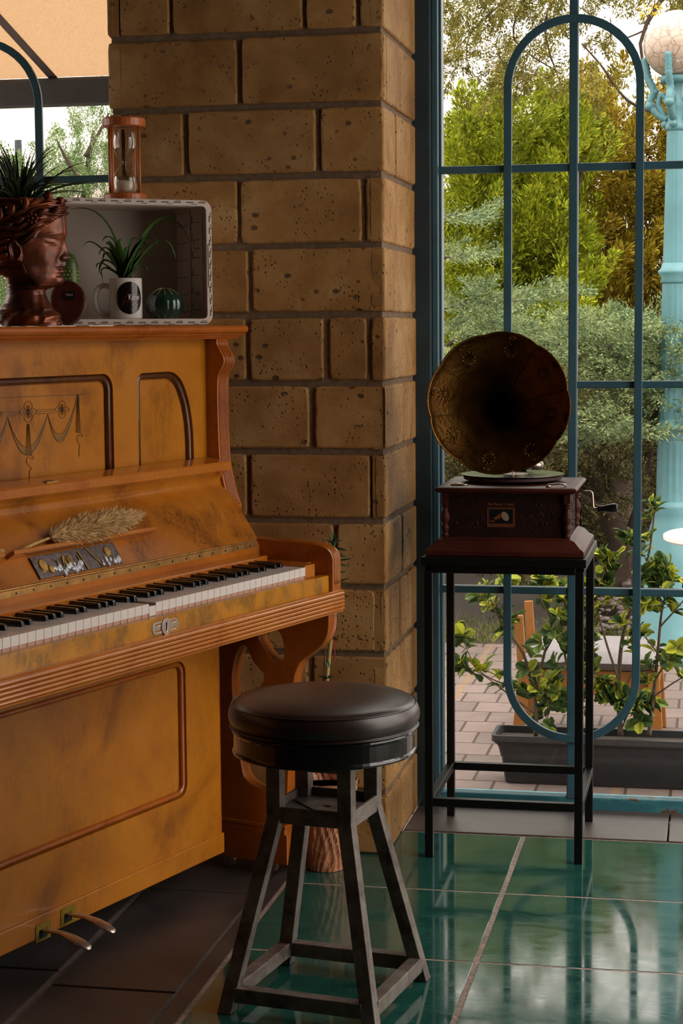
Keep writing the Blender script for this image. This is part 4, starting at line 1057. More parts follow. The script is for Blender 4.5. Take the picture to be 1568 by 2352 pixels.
# keys
wk = MB(); wk.box(-.0229, -.0004, .0015, .15, .7385, .7405); wk.box(-.0229, -.0004, .0008, .003, .7215, .7405)
wk.cur = 1; wk.box(-.0226, -.0007, .0022, .15, .713, .7388)
wk0 = None
for i in range(50):
    if wk0 is None: wk0 = wk.build('white_key', [M['white_key'], M['key_wood']], piano, bevel=.0005); k_ = wk0
    else: k_ = wk0.copy(); COL.objects.link(k_)
    k_.location = (-i*.0235, 0, 0)
    if i == 25: k_.location.z = -.0055
bk0 = None
for i in range(49):
    if i % 7 not in (0, 1, 3, 4, 6): continue
    if bk0 is None:
        bk = MB(); bk.add([(-.0050, .046, .738), (.0050, .046, .738), (.0050, .15, .738), (-.0050, .15, .738), (-.0040, .0525, .7515), (.0040, .0525, .7515), (.0042, .15, .7525), (-.0042, .15, .7525), (-.0046, .0485, .748), (.0046, .0485, .748), (.0048, .15, .748), (-.0048, .15, .748)],
              [(0, 3, 2, 1), (4, 5, 6, 7), (0, 1, 9, 8), (8, 9, 5, 4), (1, 2, 10, 9), (9, 10, 6, 5), (2, 3, 11, 10), (10, 11, 7, 6), (3, 0, 8, 11), (11, 8, 4, 7)])
        bk0 = bk.build('black_key', M['black_key'], piano, bevel=.0012); k_ = bk0
    else: k_ = bk0.copy(); COL.objects.link(k_)
    k_.location = (-(i+1)*.0235, 0, 0)
# lower front
YL = .226
lop = rrect(-.998, -.148, .232, .540, .03)
plate('lower_frame', [[(-1.165, .1115), (-.0125, .1115), (-.0125, .630), (-1.165, .630)], lop], .010, M['burl_low'], piano, matrix=xzmat(YL+.004))
m = MB(); m.box(-1.165, -.0125, YL+.0105, YL+.024, .1115, .63); m.build('lower_panel', M['burl_low'], piano)
lq = bead_path([lop[i] for i in range(len(lop))]+[lop[0], lop[1]], -.008)
m = MB(); m.tube([(p.x, YL+.0070, p.y) for p in lq], .0066, 12, cap=False); m.build('panel_bead', M['cherry'], piano, smooth=True)
m = MB(); m.box(-1.165, -.0035, YL-.006, YL+.02, .066, .113); m.build('plinth_rail', M['burl_low'], piano, bevel=.003)
m = MB(); m.box(-.0125, -.0045, YL+.001, .30, .0665, .63); m.build('panel_edge', M['cherry'], piano)
m = MB(); m.box(-1.2, .079, .32, .335, .06, .63); m.build('bottom_case', M['black'], piano)
# pedals with felt slots
for (px_, py_, tx, ty) in ((98, 2140, 173, 2138), (155, 2103, 253, 2107)):
    s0 = pv(px_, py_, -(YL-.006)); m = MB(); w_, h_ = .024, .017
    fe = plate('pedal_felt', [[(-w_, -h_), (w_, -h_), (w_*1.05, h_), (-w_*.95, h_*1.05)], [(-w_*.55, -h_*.75), (w_*.55, -h_*.75), (w_*.55, h_*.35), (-w_*.55, h_*.35)]], .003, M['felt'], piano, matrix=Matrix.Translation(s0) @ xzmat(0))
    plate('slot', [[(-w_*.6, -h_*.8), (w_*.6, -h_*.8), (w_*.6, h_*.4), (-w_*.6, h_*.4)]], .001, M['black'], fe, matrix=Matrix.Translation(s0+Vector((0, -.0003, 0))) @ xzmat(0))
    q = np.array(at_z(tx, ty, .052))-P0; e = Vector((q@PA, -(q@PB), .052))
    e = Vector((s0.x+.004, s0.y-.105, .048))
    pp = [s0+Vector((0, .03, .0)), s0+Vector((0, -.015, .004)), s0+Vector((.001, -.045, .004)), s0+Vector((.002, -.072, -.002)), s0+Vector((.003, -.092, -.010)), s0+Vector((.004, -.108, -.017)), s0+Vector((.004, -.113, -.020))]
    m = MB(); ws_ = [.006, .0065, .0085, .013, .016, .011, .003]
    K = []
    for p, w2 in zip(pp, ws_):
        K.append([p+Vector((w2*math.cos(a), 0, .0042*math.sin(a)*(1 if w2 > .004 else .4))) for a in [i*PI/6 for i in range(12)]])
    for r_ in K: m.v.extend([tuple(x) for x in r_])
    for i in range(len(K)-1):
        for q_ in range(12): m.f.append((i*12+q_, i*12+(q_+1) % 12, (i+1)*12+(q_+1) % 12, (i+1)*12+q_)); m.m.append(0)
    m.f.append(tuple(range(12))[::-1]); m.m.append(0); m.f.append(tuple((len(K)-1)*12+i for i in range(12))); m.m.append(0)
    m.build('pedal', M['nickel'], piano, smooth=True)
# console legs: scrolled brackets with pierced openings, outline in (v,z)
def bracket(u0, u1):
    o1 = [(.285, .10), (.108, .10), (.108, .128)]
    fr = catmull([(.106, .128, 0), (.100, .20, 0), (.094, .30, 0), (.088, .40, 0), (.079, .467, 0), (.070, .495, 0), (.058, .513, 0), (.031, .533, 0), (.008, .550, 0), (-.006, .570, 0), (-.0125, .594, 0), (-.0135, .627, 0)], 5)
    out = o1+[(p.x, p.y) for p in fr]+[(.285, .627)]
    h1 = [(p.x, p.y) for p in catmull([(.172, .561, 0), (.159, .535, 0), (.136, .510, 0), (.112, .507, 0), (.106, .519, 0), (.106, .545, 0), (.118, .575, 0), (.15, .583, 0)], 4, True)]
    h2 = [(p.x, p.y) for p in catmull([(.244, .474, 0), (.233, .514, 0), (.218, .535, 0), (.204, .532, 0), (.191, .505, 0), (.172, .485, 0), (.160, .474, 0), (.163, .455, 0), (.180, .42, 0), (.150, .35, 0), (.140, .28, 0), (.122, .22, 0), (.124, .203, 0), (.173, .204, 0), (.213, .222, 0), (.225, .262, 0), (.238, .35, 0), (.246, .432, 0)], 4, True)]
    # plate outline XY -> (y,z), thickness along x
    Mm = Matrix(((0, 0, 1, (u0+u1)/2), (1, 0, 0, 0), (0, 1, 0, 0), (0, 0, 0, 1)))
    b_ = plate('leg_bracket', [out, h1, h2], u1-u0, M['cherry'], piano, bevel=.002, matrix=Mm)
    m = MB(); m.box(u0-.004, u1+.004, .104, .285, .112, .122); m.box(u0-.002, u1+.002, .107, .285, .098, .112); m.box(u0-.001, u1+.003, .102, .285, .028, .100)
    m.build('toe_block', M['cherry'], b_, bevel=.002)
    for y in (.155, .27):
        m = MB(); m.tube([(u0+.010, y, .0165), (u0+.026, y, .0165)], .0155, 14); m.box(u0+.004, u0+.032, y-.008, y+.008, .022, .030); m.build('caster', M['nickel'], b_)
bracket(.080, .1185); bracket(UL, UL+.0385)
m = MB(); 
for u in (-.1, -1.1): m.tube([(u-.01, .5, .025), (u+.01, .5, .025)], .0235, 14)
m.box(-1.25, .08, .45, .62, .045, .06); m.build('rear_casters', M['steel'], piano)

# relief plaque standing on the fallboard
m = MB(); s0, s1 = .006, lidsn(lidpt(258, 1250))
pq = thing('relief_plaque', 'dark metal relief plaque of figures leaning on the open fallboard under the reading ledge', 'plaque', tuple(pw(-.5925, -.17, .789)), TH)
def rel(m_, u, s, n_): return Vector((u+.5925, 0, 0))+tl*s+nl*n_
def relbox(m_, u0, u1, s0, s1, n0, n1, sk=0):
    vs_ = [rel(m_, u, s, n_) for n_ in (n0, n1) for (u, s) in ((u0, s0), (u1, s0), (u1+sk, s1), (u0+sk, s1))]
    m_.add(vs_, [(0, 3, 2, 1), (4, 5, 6, 7), (0, 1, 5, 4), (1, 2, 6, 5), (2, 3, 7, 6), (3, 0, 4, 7)])
m = MB(); relbox(m, -.731, -.456, .003, .052, .002, .005); m.build('plate', M['plaque'], pq, bevel=.0008)
m = MB()
def disc(m_, u, s, r, n1, el=1.0):
    k = 16; v0 = [rel(m_, u+r*math.cos(a), s+r*el*math.sin(a), .004) for a in [i*2*PI/k for i in range(k)]]; v1 = [rel(m_, u+r*.75*math.cos(a), s+r*el*.75*math.sin(a), n1) for a in [i*2*PI/k for i in range(k)]]
    m_.add(v0+v1+[rel(m_, u, s, n1+.0006)], [(i, (i+1) % k, k+(i+1) % k, k+i) for i in range(k)]+[(k+i, k+(i+1) % k, 2*k) for i in range(k)])
disc(m, -.706, .029, .0135, .0075, 1.25); disc(m, -.492, .034, .012, .0075, 1.1); disc(m, -.688, .018, .008, .008, 1.3)
m.build('medallion', M['plaque_gold'], pq)
r_ = random.Random(3)
for i in range(34):
    m = MB(); u = r_.uniform(-.68, -.585) if i < 24 else r_.uniform(-.525, -.465); disc(m, u, r_.uniform(.006, .022), r_.uniform(.002, .006), .0072, 1.5); m.build('figure', M['plaque_hi'], pq)
for i in range(12):
    m = MB(); u = r_.uniform(-.665, -.59); relbox(m, u, u+.0022, .02, r_.uniform(.035, .046), .004, .0072, r_.uniform(-.006, .006)); m.build('lance', M['plaque_gold'], pq)
m = MB(); relbox(m, -.580, -.577, .004, .046, .004, .0072, -.006); m.build('ridge', M['plaque_gold'], pq)
m = MB(); relbox(m, -.528, -.525, .004, .05, .004, .0072, -.03); m.build('ridge', M['plaque_gold'], pq)

# pampas plume on the reading ledge
pg0 = Vector(lidpt(45, 1265, .012)); 
pgw = Vector(P0+PA*pg0.x-PB*pg0.y+np.array([0, 0, pg0.z]))
pam = thing('pampas_grass', 'dried pampas grass plume lying on the reading ledge of the piano', 'dried grass', tuple(pgw), TH)
L0 = Vector(lidpt(110, 1237, .012))-pg0; L1 = Vector(lidpt(318, 1186, .02))-pg0
m = MB(); m.tube([Vector((0, 0, 0)), L0*.5+Vector((0, 0, .001)), L0, (L0+L1)/2], [.0042, .0036, .003, .001], 8); m.build('stem', M['straw_stem'], pam, smooth=True)
n = 6500; t = rng.beta(1.25, 1.2, n); ax = np.array(L1-L0); B = np.array(L0)+t[:, None]*ax
rad = .0255*np.sin(np.clip(t*1.0+.03, 0, 1)*PI)**.55
th_ = rng.uniform(0, 2*PI, n); e1_ = np.array(nl); e2_ = np.array(tl)
off = (np.cos(th_)*rad)[:, None]*e1_*.55+(np.sin(th_)*rad)[:, None]*e2_
B = B+off*rng.random(n)[:, None]**.5+e1_*.006
D = (ax/np.linalg.norm(ax))[None]*1.0+off/.02*.7+rng.normal(0, .25, (n, 3))
quads('plume', leaflets(B, D, rng.uniform(.010, .022, n), rng.uniform(.0011, .0022, n)), M['straw'], pam)

# ================================================================== ON THE PIANO
TOP = 1.2772
# -- crate on its side
CA = math.radians(36.0); crw = pw(.0605, -.272, TOP+.002)
crate = thing('plastic_crate', 'white plastic crate on its side as a shelf on top of the piano', 'crate', (crw.x, crw.y, TOP+.0012), CA)
CWd, CHt, CDp = .405, .2815, .200     # local: x from -CWd to 0, y 0..CDp, z 0..CHt
ro = rrect(-CWd, 0, 0, CHt, .022); ri = rrect(-CWd+.014, -.014, .014, CHt-.014, .010)
def crate_mat(y): return xzmat(y)
plate('rim', [ro, ri], .012, M['crate'], crate, bevel=.0015, matrix=crate_mat(.006))
plate('body', [rrect(-CWd+.008, -.008, .008, CHt-.008, .016), rrect(-CWd+.0145, -.0145, .0145, CHt-.0145, .010)], CDp-.016, M['crate'], crate, matrix=crate_mat(.008+CDp/2))
plate('back_board', [rrect(-CWd+.007, -.007, .007, CHt-.007, .016)], .004, M['crate_in'], crate, matrix=crate_mat(CDp-.003))
for i in range(13):
    x = -CWd+.02+i*.0295
    for z in (.0058, CHt-.0058):
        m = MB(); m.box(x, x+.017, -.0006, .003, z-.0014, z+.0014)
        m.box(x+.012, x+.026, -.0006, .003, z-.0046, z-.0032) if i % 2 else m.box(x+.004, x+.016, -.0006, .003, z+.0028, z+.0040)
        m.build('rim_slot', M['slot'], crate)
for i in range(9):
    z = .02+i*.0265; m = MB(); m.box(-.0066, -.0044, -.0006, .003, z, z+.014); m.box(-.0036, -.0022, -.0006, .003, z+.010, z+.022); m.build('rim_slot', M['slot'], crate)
# ribbed right inner wall
m = MB(); m.box(-.0185, -.0145, .095, .108, .0145, CHt-.0145); m.box(-.0165, -.0145, .02, .035, .0145, CHt-.0145)
m.build('wall_rib', M['crate'], crate, bevel=.001)
m = MB()
for i in range(6):
    z = .03+i*.04; m.box(-.0152, -.0143, .115, .19, z, z+.0012); m.box(-.0152, -.0143, .115, .117, z, z+.014); m.box(-.0152, -.0143, .04, .09, z+.004, z+.0052); m.box(-.0152, -.0143, .088, .09, z+.004, z+.018)
m.build('wall_grooves', M['bark'], crate)
for z, s_ in ((.175, 1), (.07, -1)):
    m = MB(); m.tube([(-.0145, .045, z), (-.026, .045, z), (-.028, .045, z+.004*s_), (-.028, .045, z+.018*s_)], .0016, 7); m.build('hook', M['nickel'], crate, smooth=True)
m = MB(); m.tube([(-.010, -.004, .085), (-.012, -.0055, .088), (-.012, -.0055, .180), (-.010, -.004, .183)], .0011, 6); m.build('wire_catch', M['bark'], crate)
CD = Vector((math.cos(CA), math.sin(CA), 0)); CN = Vector((-math.sin(CA), math.cos(CA), 0))
def in_crate(px, py, dep, z):
    """world point on the crate floor behind pixel px at depth dep into the crate"""
    p = at_plane(px, py, tuple(Vector((crw.x, crw.y, 0))+CN*dep), tuple(CN)); return Vector((p.x, p.y, TOP+.0012+z))
FLO = .0146
# mug
mc = in_crate(289, 700, .062, FLO); mugw = .0375; MH = .092
rx = Vector((rv[0], rv[1], 0)); ang = math.atan2(rv[1], rv[0])
mug = thing('mug', 'white mug with a round black emblem holding a spider plant, in the crate', 'mug', tuple(mc), ang)
m = MB(); m.lathe([(.0001, 0), (mugw*.93, 0), (mugw, .004), (mugw, MH-.001), (mugw-.0012, MH), (mugw-.003, MH-.001), (mugw-.0035, .008), (.0001, .008)], n=40); m.build('body', M['ceramic'], mug, smooth=True)
m = MB(); m.tube(catmull([(-mugw+.003, 0, .072), (-mugw-.012, 0, .076), (-mugw-.026, 0, .068), (-mugw-.032, 0, .045), (-mugw-.026, 0, .022), (-mugw-.012, 0, .012), (-mugw+.003, 0, .016)], 6), .0055, 10, flat=1.3); m.build('handle', M['ceramic'], mug, smooth=True)
m = MB(); m.lathe([(.0001, MH-.014), (mugw-.0034, MH-.014)], n=24); m.build('soil', M['soil'], mug)
def on_cyl(me, r, a0):
    for v in me.vertices:
        x, y, z = v.co; a = a0+x/r; v.co = (math.sin(a)*(r+y*-1), -math.cos(a)*(r+y*-1), z)
EMA = .37
m = MB(); k = 40; pts = [(0, 0)]; rings_ = 8; V_ = []
for i in range(rings_+1):
    for j_ in range(k): a = 2*PI*j_/k; rr_ = .0345*i/rings_; V_.append((rr_*math.cos(a)*.93, -.0004, .047+rr_*math.sin(a)*1.06))
m.add(V_, [(i*k+j_, i*k+(j_+1) % k, (i+1)*k+(j_+1) % k, (i+1)*k+j_) for i in range(rings_) for j_ in range(k)])
e_ = m.build('emblem', M['band'], mug); on_cyl(e_.data, mugw, EMA)
tm = text_mesh('lettering', 'Kahve', .0185, M['white'], e_, Matrix.Translation((.0105, -.0008, .0485)) @ xzmat(0), .0001, .62)
bm = bmesh.new(); bm.from_mesh(tm.data); bmesh.ops.subdivide_edges(bm, edges=[e for e in bm.edges if e.calc_length() > .003], cuts=2); bm.to_mesh(tm.data); bm.free(); on_cyl(tm.data, mugw, EMA)
m = MB(); m.tube([(-.019+i*.0025, -.0007, .029+i*.0052) for i in range(7)], .0003, 4); m.tube([(-.012+i*.0035, -.0007, .0395) for i in range(10)], .00025, 4)
l_ = m.build('emblem_lines', M['redcord'], e_); on_cyl(l_.data, mugw, EMA)
def blade(m, base, tip, sag, w_, n=9, twist=0.0, fold=.25, mid=None):
    base = Vector(base); tip = Vector(tip); c = (base+tip)/2+Vector(sag) if mid is None else Vector(mid); P = bez(base, c, tip, n)
    o = len(m.v)
    for i, p in enumerate(P):
        t = i/n; d = (P[min(i+1, n)]-P[max(0, i-1)]).normalized(); s = d.cross(Vector((0, 0, 1)))
        if s.length < .05: s = Vector((1, 0, 0))
        s.normalize(); s.rotate(Matrix.Rotation(twist, 3, d)); u_ = s.cross(d); w2 = w_*max(.03, (1-t)**.6*(min(1, t*4+.55)))
        m.v += [tuple(p-s*w2/2+u_*w2*fold), tuple(p), tuple(p+s*w2/2+u_*w2*fold)]
    for i in range(n):
        for q in (0, 1): m.f.append((o+i*3+q, o+i*3+q+1, o+(i+1)*3+q+1, o+(i+1)*3+q)); m.m.append(0)
# spider plant in the mug (own thing), leaves as parts
sp = thing('spider_plant', 'spider plant with long arching leaves growing in the white mug', 'plant', (mc.x, mc.y, mc.z+MH-.014), ang)
sc_ = .00095
def spx(x, y): return Vector(((x-289)*sc_, 0, (633-y)*sc_+.014))
lv_ = [((262, 600), (165, 470), (248, 500), .010), ((275, 600), (190, 560), (225, 555), .008), ((285, 560), (388, 505), (345, 520), .011), ((290, 560), (447, 555), (372, 490), .010), ((300, 560), (412, 590), (370, 545), .008),
       ((285, 590), (232, 545), (262, 545), .011), ((290, 590), (320, 540), (300, 560), .011), ((280, 600), (222, 578), (250, 565), .010), ((300, 600), (352, 582), (325, 582), .009), ((300, 610), (322, 603), (310, 600), .011),
       ((278, 610), (222, 620), (245, 590), .009), ((275, 612), (224, 610), (240, 600), .008), ((270, 615), (236, 648), (240, 608), .008), ((300, 600), (345, 618), (325, 608), .009), ((288, 600), (270, 552), (272, 565), .012), ((295, 600), (300, 556), (290, 575), .012), ((285, 600), (250, 555), (258, 560), .011), ((290, 600), (345, 560), (315, 558), .011), ((280, 600), (238, 595), (252, 575), .009), ((300, 600), (335, 575), (316, 570), .010), ((283, 600), (285, 540), (280, 565), .012), ((300, 600), (372, 560), (335, 545), .010)]
for (b_, tpx, md, w_) in lv_:
    m = MB(); B_ = Vector((random.uniform(-.010, .010), random.uniform(-.010, .010), 0)); T_ = spx(*tpx); T_.y = random.uniform(-.03, .03); mdp = spx(*md); mdp.y = T_.y*.5; mdp = mdp*1.0+(mdp-(B_+T_)/2)*.9
    blade(m, B_, T_, (0, 0, 0), w_*1.9, 12, random.uniform(-.4, .4), .3, mdp); m.build('leaf', M['leaf'], sp, smooth=True)
# ball cactus ornament
bc = in_crate(378, 700, .060, FLO); br_ = .043
ball = thing('cactus_ornament', 'glossy dark green ceramic ball cactus beside the mug in the crate', 'ornament', tuple(bc), ang)
m = MB(); nn = 96; o = 0; prf = [(PI*(.02+.80*i/22)) for i in range(23)]
for a in prf:
    for k_ in range(nn):
        th2 = 2*PI*k_/nn; rr_ = br_*math.sin(a)*(1+.045*abs(math.cos(th2*6.5))-.02); m.v.append((rr_*math.cos(th2), rr_*math.sin(th2), br_*.9*math.cos(a)+br_*.9*.809))
for i in range(22):
    for k_ in range(nn): m.f.append((i*nn+k_, (i+1)*nn+k_, (i+1)*nn+(k_+1) % nn, i*nn+(k_+1) % nn)); m.m.append(0)
m.f.append(tuple(range(nn))); m.m.append(0); m.f.append(tuple(22*nn+k_ for k_ in range(nn))[::-1]); m.m.append(0)
m.build('body', M['ball'], ball, smooth=True)
m = MB()
for k_ in range(13):
    th2 = (2*PI*k_/13)+.24+PI/13; m.tube([(br_*1.0*math.sin(a)*math.cos(th2), br_*1.0*math.sin(a)*math.sin(th2), br_*.9*math.cos(a)+br_*.9*.809) for a in prf[1:-1]], .0009, 4)
m.build('rib_lines', M['ball_line'], ball)
# tall dotted cactus ornament, half hidden by the bust
tc0 = in_crate(160, 690, .05, FLO)
tcx = thing('cactus_ornament', 'tall green cactus ornament with yellow dots behind the nose of the bust', 'ornament', tuple(tc0), 0)
m = MB(); Hc = .150; m.lathe([(.0001, 0), (.018, 0), (.022, .02), (.023, .08), (.021, .12), (.014, .142), (.0001, Hc)], n=24); m.build('body', M['cactus'], tcx, smooth=True)
m = MB()
for i in range(17):
    for j_ in range(16):
        z = .008+i*.0082; r = .0215 if z < .1 else .0225*math.sqrt(max(.05, 1-((z-.08)/.072)**2)); a = 2*PI*(j_+.5*(i % 2))/16
        m.lathe([(.0001, -.0022), (.0024, 0), (.0001, .0022)], (r*math.cos(a), r*math.sin(a), z), 5)
m.build('dots', M['cactus_dot'], tcx)
# wood slice with tag, leaning in front of the crate
dw = at_plane(158, 742, tuple(pw(0, -.372, 0)), tuple(PB)); sl_ = thing('wood_slice', 'polished red-brown wood slice with bark edge propped behind the bust', 'wood slice', (dw.x, dw.y, TOP+.001), ang-.15)
def wob(r, n_=36, a_=.03, s_=1): return [(r*(1+a_*math.sin(3*t+s_)+a_*.6*math.sin(5*t))*math.cos(t)*.80, r*(1+a_*math.sin(3*t+s_))*math.sin(t)) for t in [2*PI*i/n_ for i in range(n_)]]
RS = .0475; tilt = Matrix.Translation((0, 0, RS+.0015)) @ Matrix.Rotation(-.10, 4, 'X')
plate('slab', [wob(RS*.94)], .014, M['slice'], sl_, bevel=.002, matrix=tilt @ xzmat(0))
plate('bark', [wob(RS*1.0), wob(RS*.935)], .015, M['bark'], sl_, bevel=.001, matrix=tilt @ xzmat(0.0005))
tg = plate('tag', [rrect(-.014, .0145, -.009, .009, .002)], .0012, M['black'], sl_, matrix=tilt @ Matrix.Translation((.003, -.0078, .014)) @ xzmat(0))
text_mesh('lettering', 'Kahve', .0075, M['white'], tg, tilt @ Matrix.Translation((.005, -.0088, .0155)) @ xzmat(0), .0001, .8)
m = MB(); m.tube([(-.008, -.0088, .009), (-.002, -.0088, .019)], .0003, 4); m.build('tag_stroke', M['redcord'], tg); tg.children[-1].data.transform(tilt)
# small wooden post of a frame next to the slice
# -- hourglass on the crate
hgp = at_plane(287, 440, tuple(Vector((crw.x, crw.y, 0))+CN*.08), tuple(CN)); HZ = TOP+.0012+CHt
hgl = thing('hourglass', 'wooden hourglass with white sand standing on the crate', 'hourglass', (hgp.x, hgp.y, HZ), ang+.12)
HH = .185; hw = .0485
for z0, z1 in ((0, .016), (HH-.020, HH)):
    m = MB(); m.lathe([(hw*.97, z0), (hw, z0+.002), (hw, z1-.003), (hw*.95, z1)], n=6*5); m.build('end_plate', M['wood_o'], hgl)
for a in (-2.35, -.55, .95, 2.6):
    x, y = hw*.80*math.cos(a), hw*.80*math.sin(a); m = MB(); m.tube([(x, y, .014), (x, y, .05), (x, y, HH-.018)], [.0030, .0034, .0030], 10); m.build('post', M['wood_o'], hgl, smooth=True)
gp = [(.018, .0165), (.024, .022), (.027, .040), (.024, .058), (.012, .076), (.004, .0865), (.012, .097), (.024, .114), (.027, .132), (.024, .150), (.018, HH-.0205)]
gp = [(p.x, p.y) for p in catmull([(a, b, 0) for a, b in gp], 4)]
m = MB(); m.lathe(gp, n=28); g_ = m.build('glass_bulbs', M['bulbglass'], hgl, smooth=True)
m = MB(); m.lathe([(.0001, .0175), (.018, .0178), (.0235, .024), (.0255, .034), (.022, .042), (.008, .046), (.0001, .0465)], n=24); m.build('sand', M['sand'], hgl, smooth=True)

# -- bust planter: head in profile, lofted from the silhouette
bw = at_plane(66, 744, tuple(pw(0, -.345, 0)), tuple(PB)); bang = math.atan2(rv[1], rv[0])
D_ = float((np.array(bw)-CW)@fv); S = D_/FPX
bust = thing('bust_planter', 'copper-coloured classical head planter in profile at the left end of the piano top', 'planter', (bw.x, bw.y, TOP+.0005), bang)
def hz(py): return (744-py)*S
def hx(px): return (px-66)*S
front = [(744, 140), (736, 142), (722, 140), (712, 131), (700, 121), (688, 114), (672, 106), (664, 106), (659, 112), (654, 124), (650, 130), (645, 133), (636, 135), (620, 138), (605, 141), (590, 144), (575, 147), (560, 150), (545, 154), (530, 157), (510, 157.5), (497, 156), (480, 156), (468, 152), (458, 150)]
detail = [(744, 0), (660, 0), (656, 6), (651, 11), (645, 14.5), (636, 14.5), (629, 9), (626, 8), (622, 12.5), (618, 13), (615, 8), (612, 7.5), (609, 13), (605, 14), (600, 13.5), (598, 13), (594, 19), (591, 21.5), (588, 22), (583, 18), (575, 12), (565, 7.5), (555, 3.5), (549, 1), (541, 1.5), (535, 2), (525, .5), (510, 0), (458, 0)]
dwid = [(744, 10), (658, 26), (645, 24), (634, 19), (626, 15), (618, 13), (610, 12), (600, 9), (594, 8), (588, 8.5), (580, 7), (565, 6), (550, 6.5), (541, 14), (525, 30), (458, 30)]
back = [(744, 4), (735, 0), (720, -12), (708, -2), (692, 9), (672, 17), (650, 19), (633, 16), (624, 2), (610, -25), (590, -45), (560, -52), (530, -50), (500, -44), (480, -38), (468, -32), (458, -30)]
halfw = [(744, 62), (735, 66), (720, 66), (708, 52), (692, 42), (672, 36), (655, 40), (640, 48), (620, 58), (590, 66), (560, 72), (530, 75), (500, 76), (480, 74), (458, 70)]
jawl = [(744, 0), (664, 108), (660, 104), (652, 92), (640, 82), (625, 72), (605, 64), (595, 55), (590, 0), (458, 0)]
def interp(tb, py):
    tb = sorted(tb)
    for (a, xa), (b, xb) in zip(tb[:-1], tb[1:]):
        if a <= py <= b: return xa+(xb-xa)*(py-a)/(b-a)
    return tb[0][1] if py < tb[0][0] else tb[-1][1]
NZ, NT = 230, 280; V_ = []
def sm(x, a, b): t = max(0, min(1, (x-a)/(b-a))); return t*t*(3-2*t)
def gs2(x, y, cx, cy, rx_, ry_, rot_=0.0):
    c_, s_ = math.cos(rot_), math.sin(rot_); u_, v_ = (x-cx)*c_+(y-cy)*s_, -(x-cx)*s_+(y-cy)*c_; return math.exp(-(u_/rx_)**2-(v_/ry_)**2)
for iz in range(NZ+1):
    py = 744-(744-458)*iz/NZ; xf, xb, hw_ = interp(front, py), interp(back, py), interp(halfw, py); det = interp(detail, py); dw_ = interp(dwid, py); xj = interp(jawl, py)
    cxp = xb+(xf-xb)*.44 if py < 650 else (xf+xb)/2
    for it in range(NT):
        th_ = 2*PI*it/NT; c_, s_ = math.cos(th_), math.sin(th_)
        ex = 2.25 if py < 655 else 2.0
        rxf = (xf-cxp) if c_ > 0 else (cxp-xb)
        r_ = 1/((abs(c_)/rxf)**ex+(abs(s_)/hw_)**ex)**(1/ex)
        x = cxp+r_*c_; y = r_*s_; sg = 1 if s_ > 0 else -1
        if py < 662:
            y *= 1-.20*sm(x, cxp+10, xf)
            if 592 < py < 664:          # behind the jaw line the section drops in to the neck
                k_ = 1-sm(x, xj-9, xj+5); y *= 1-k_*(.34 if py < 650 else .22)*sm(py, 592, 606)
            ya = abs(y)
            if c_ > 0: x += det*math.exp(-(ya/dw_)**2.2)
            nx_, ny_ = .35, .94
            d = 0.0
            if c_ > -.2:
                d -= 6.0*gs2(x, py, 133, 555, 13, 8.5, -.1); d += 4.6*gs2(x, py, 129, 554.5, 10, 4.6, .12)
                d -= 2.4*gs2(x, py, 130, 560.6, 11, 1.2, .15); d += 1.5*gs2(x, py, 130, 564.5, 10, 2.2, .15)
                d -= 1.3*gs2(x, py, 128, 547.5, 11, 1.3, .10)
                d += 2.8*gs2(x, py, 128, 537, 22, 4.0, -.12)
                d += 3.6*gs2(x, py, 149, 590, 6.0, 6.0); d -= 2.6*gs2(x, py, 140.5, 590, 3.2, 8, .5)
                d -= 2.6*gs2(x, py, 140, 614, 3.4, 3.2); d -= 1.8*gs2(x, py, 146, 613.2, 9, 1.1)
                d += 1.6*gs2(x, py, 147, 607, 6, 3.6); d += 1.6*gs2(x, py, 145, 620, 5.5, 3.6); d -= 1.4*gs2(x, py, 142, 628, 7, 2.4)
                d += 3.2*gs2(x, py, 112, 590, 20, 17); d -= 2.0*gs2(x, py, 100, 618, 15, 15); d += 1.8*gs2(x, py, 138, 640, 9, 7)
            x += nx_*d*(1 if c_ > 0 else 0); y += sg*ny_*d
            exx, eyy = 50, 575; dx_, dz_ = ((x-exx)+(py-eyy)*-.12)/15, (py-eyy)/25; d2 = math.sqrt(dx_*dx_+dz_*dz_)
            if ya > 22 and d2 < 1.5:
                y += sg*(7.0*math.exp(-((d2-.80)/.18)**2)*(1 if dx_ < .55 or dz_ > .3 else .35)-3.5*math.exp(-(d2/.42)**2)+3.2*math.exp(-((dx_-.18+dz_*.15)/.13)**2)*math.exp(-((dz_-.05)/.45)**2)+4*math.exp(-((dz_-.88)/.2)**2)*math.exp(-((dx_-.25)/.38)**2))
            hl = interp([(458, 200), (490, 160), (500, 146), (510, 132), (520, 118), (532, 104), (545, 96), (556, 84), (566, 62), (575, 44), (590, 34), (605, 28), (625, 20)], py)
            eark = 1-sm(1.25-d2, 0, .2)
            if x < hl and py < 632:
                k_ = sm(hl-x, 0, 5)*eark; a_ = (py+.36*x+8*math.sin(x*.075))
                wv = 3.4*math.sin(a_*.40)+1.7*math.sin(a_*.83+x*.06)+1.0*math.sin(x*.21+py*.11)
                nr = Vector((c_, s_*1.3, 0)).normalized(); x += nr.x*(5.0+wv)*k_; y += nr.y*(4.5+wv)*k_
        else:
            ya = abs(y)
            if 664 < py < 738: y += sg*2.6*math.exp(-((x-104-(py-672)*.12)/6)**2)-sg*1.8*math.exp(-((x-92-(py-672)*.1)/7)**2)
            if py > 704: x += 1.6*math.sin(py*.30+th_*3); y += sg*1.5*math.sin(x*.16+py*.2)
        V_.append((hx(x), y*S, hz(py)))
m = MB(); m.v = V_; F_ = []
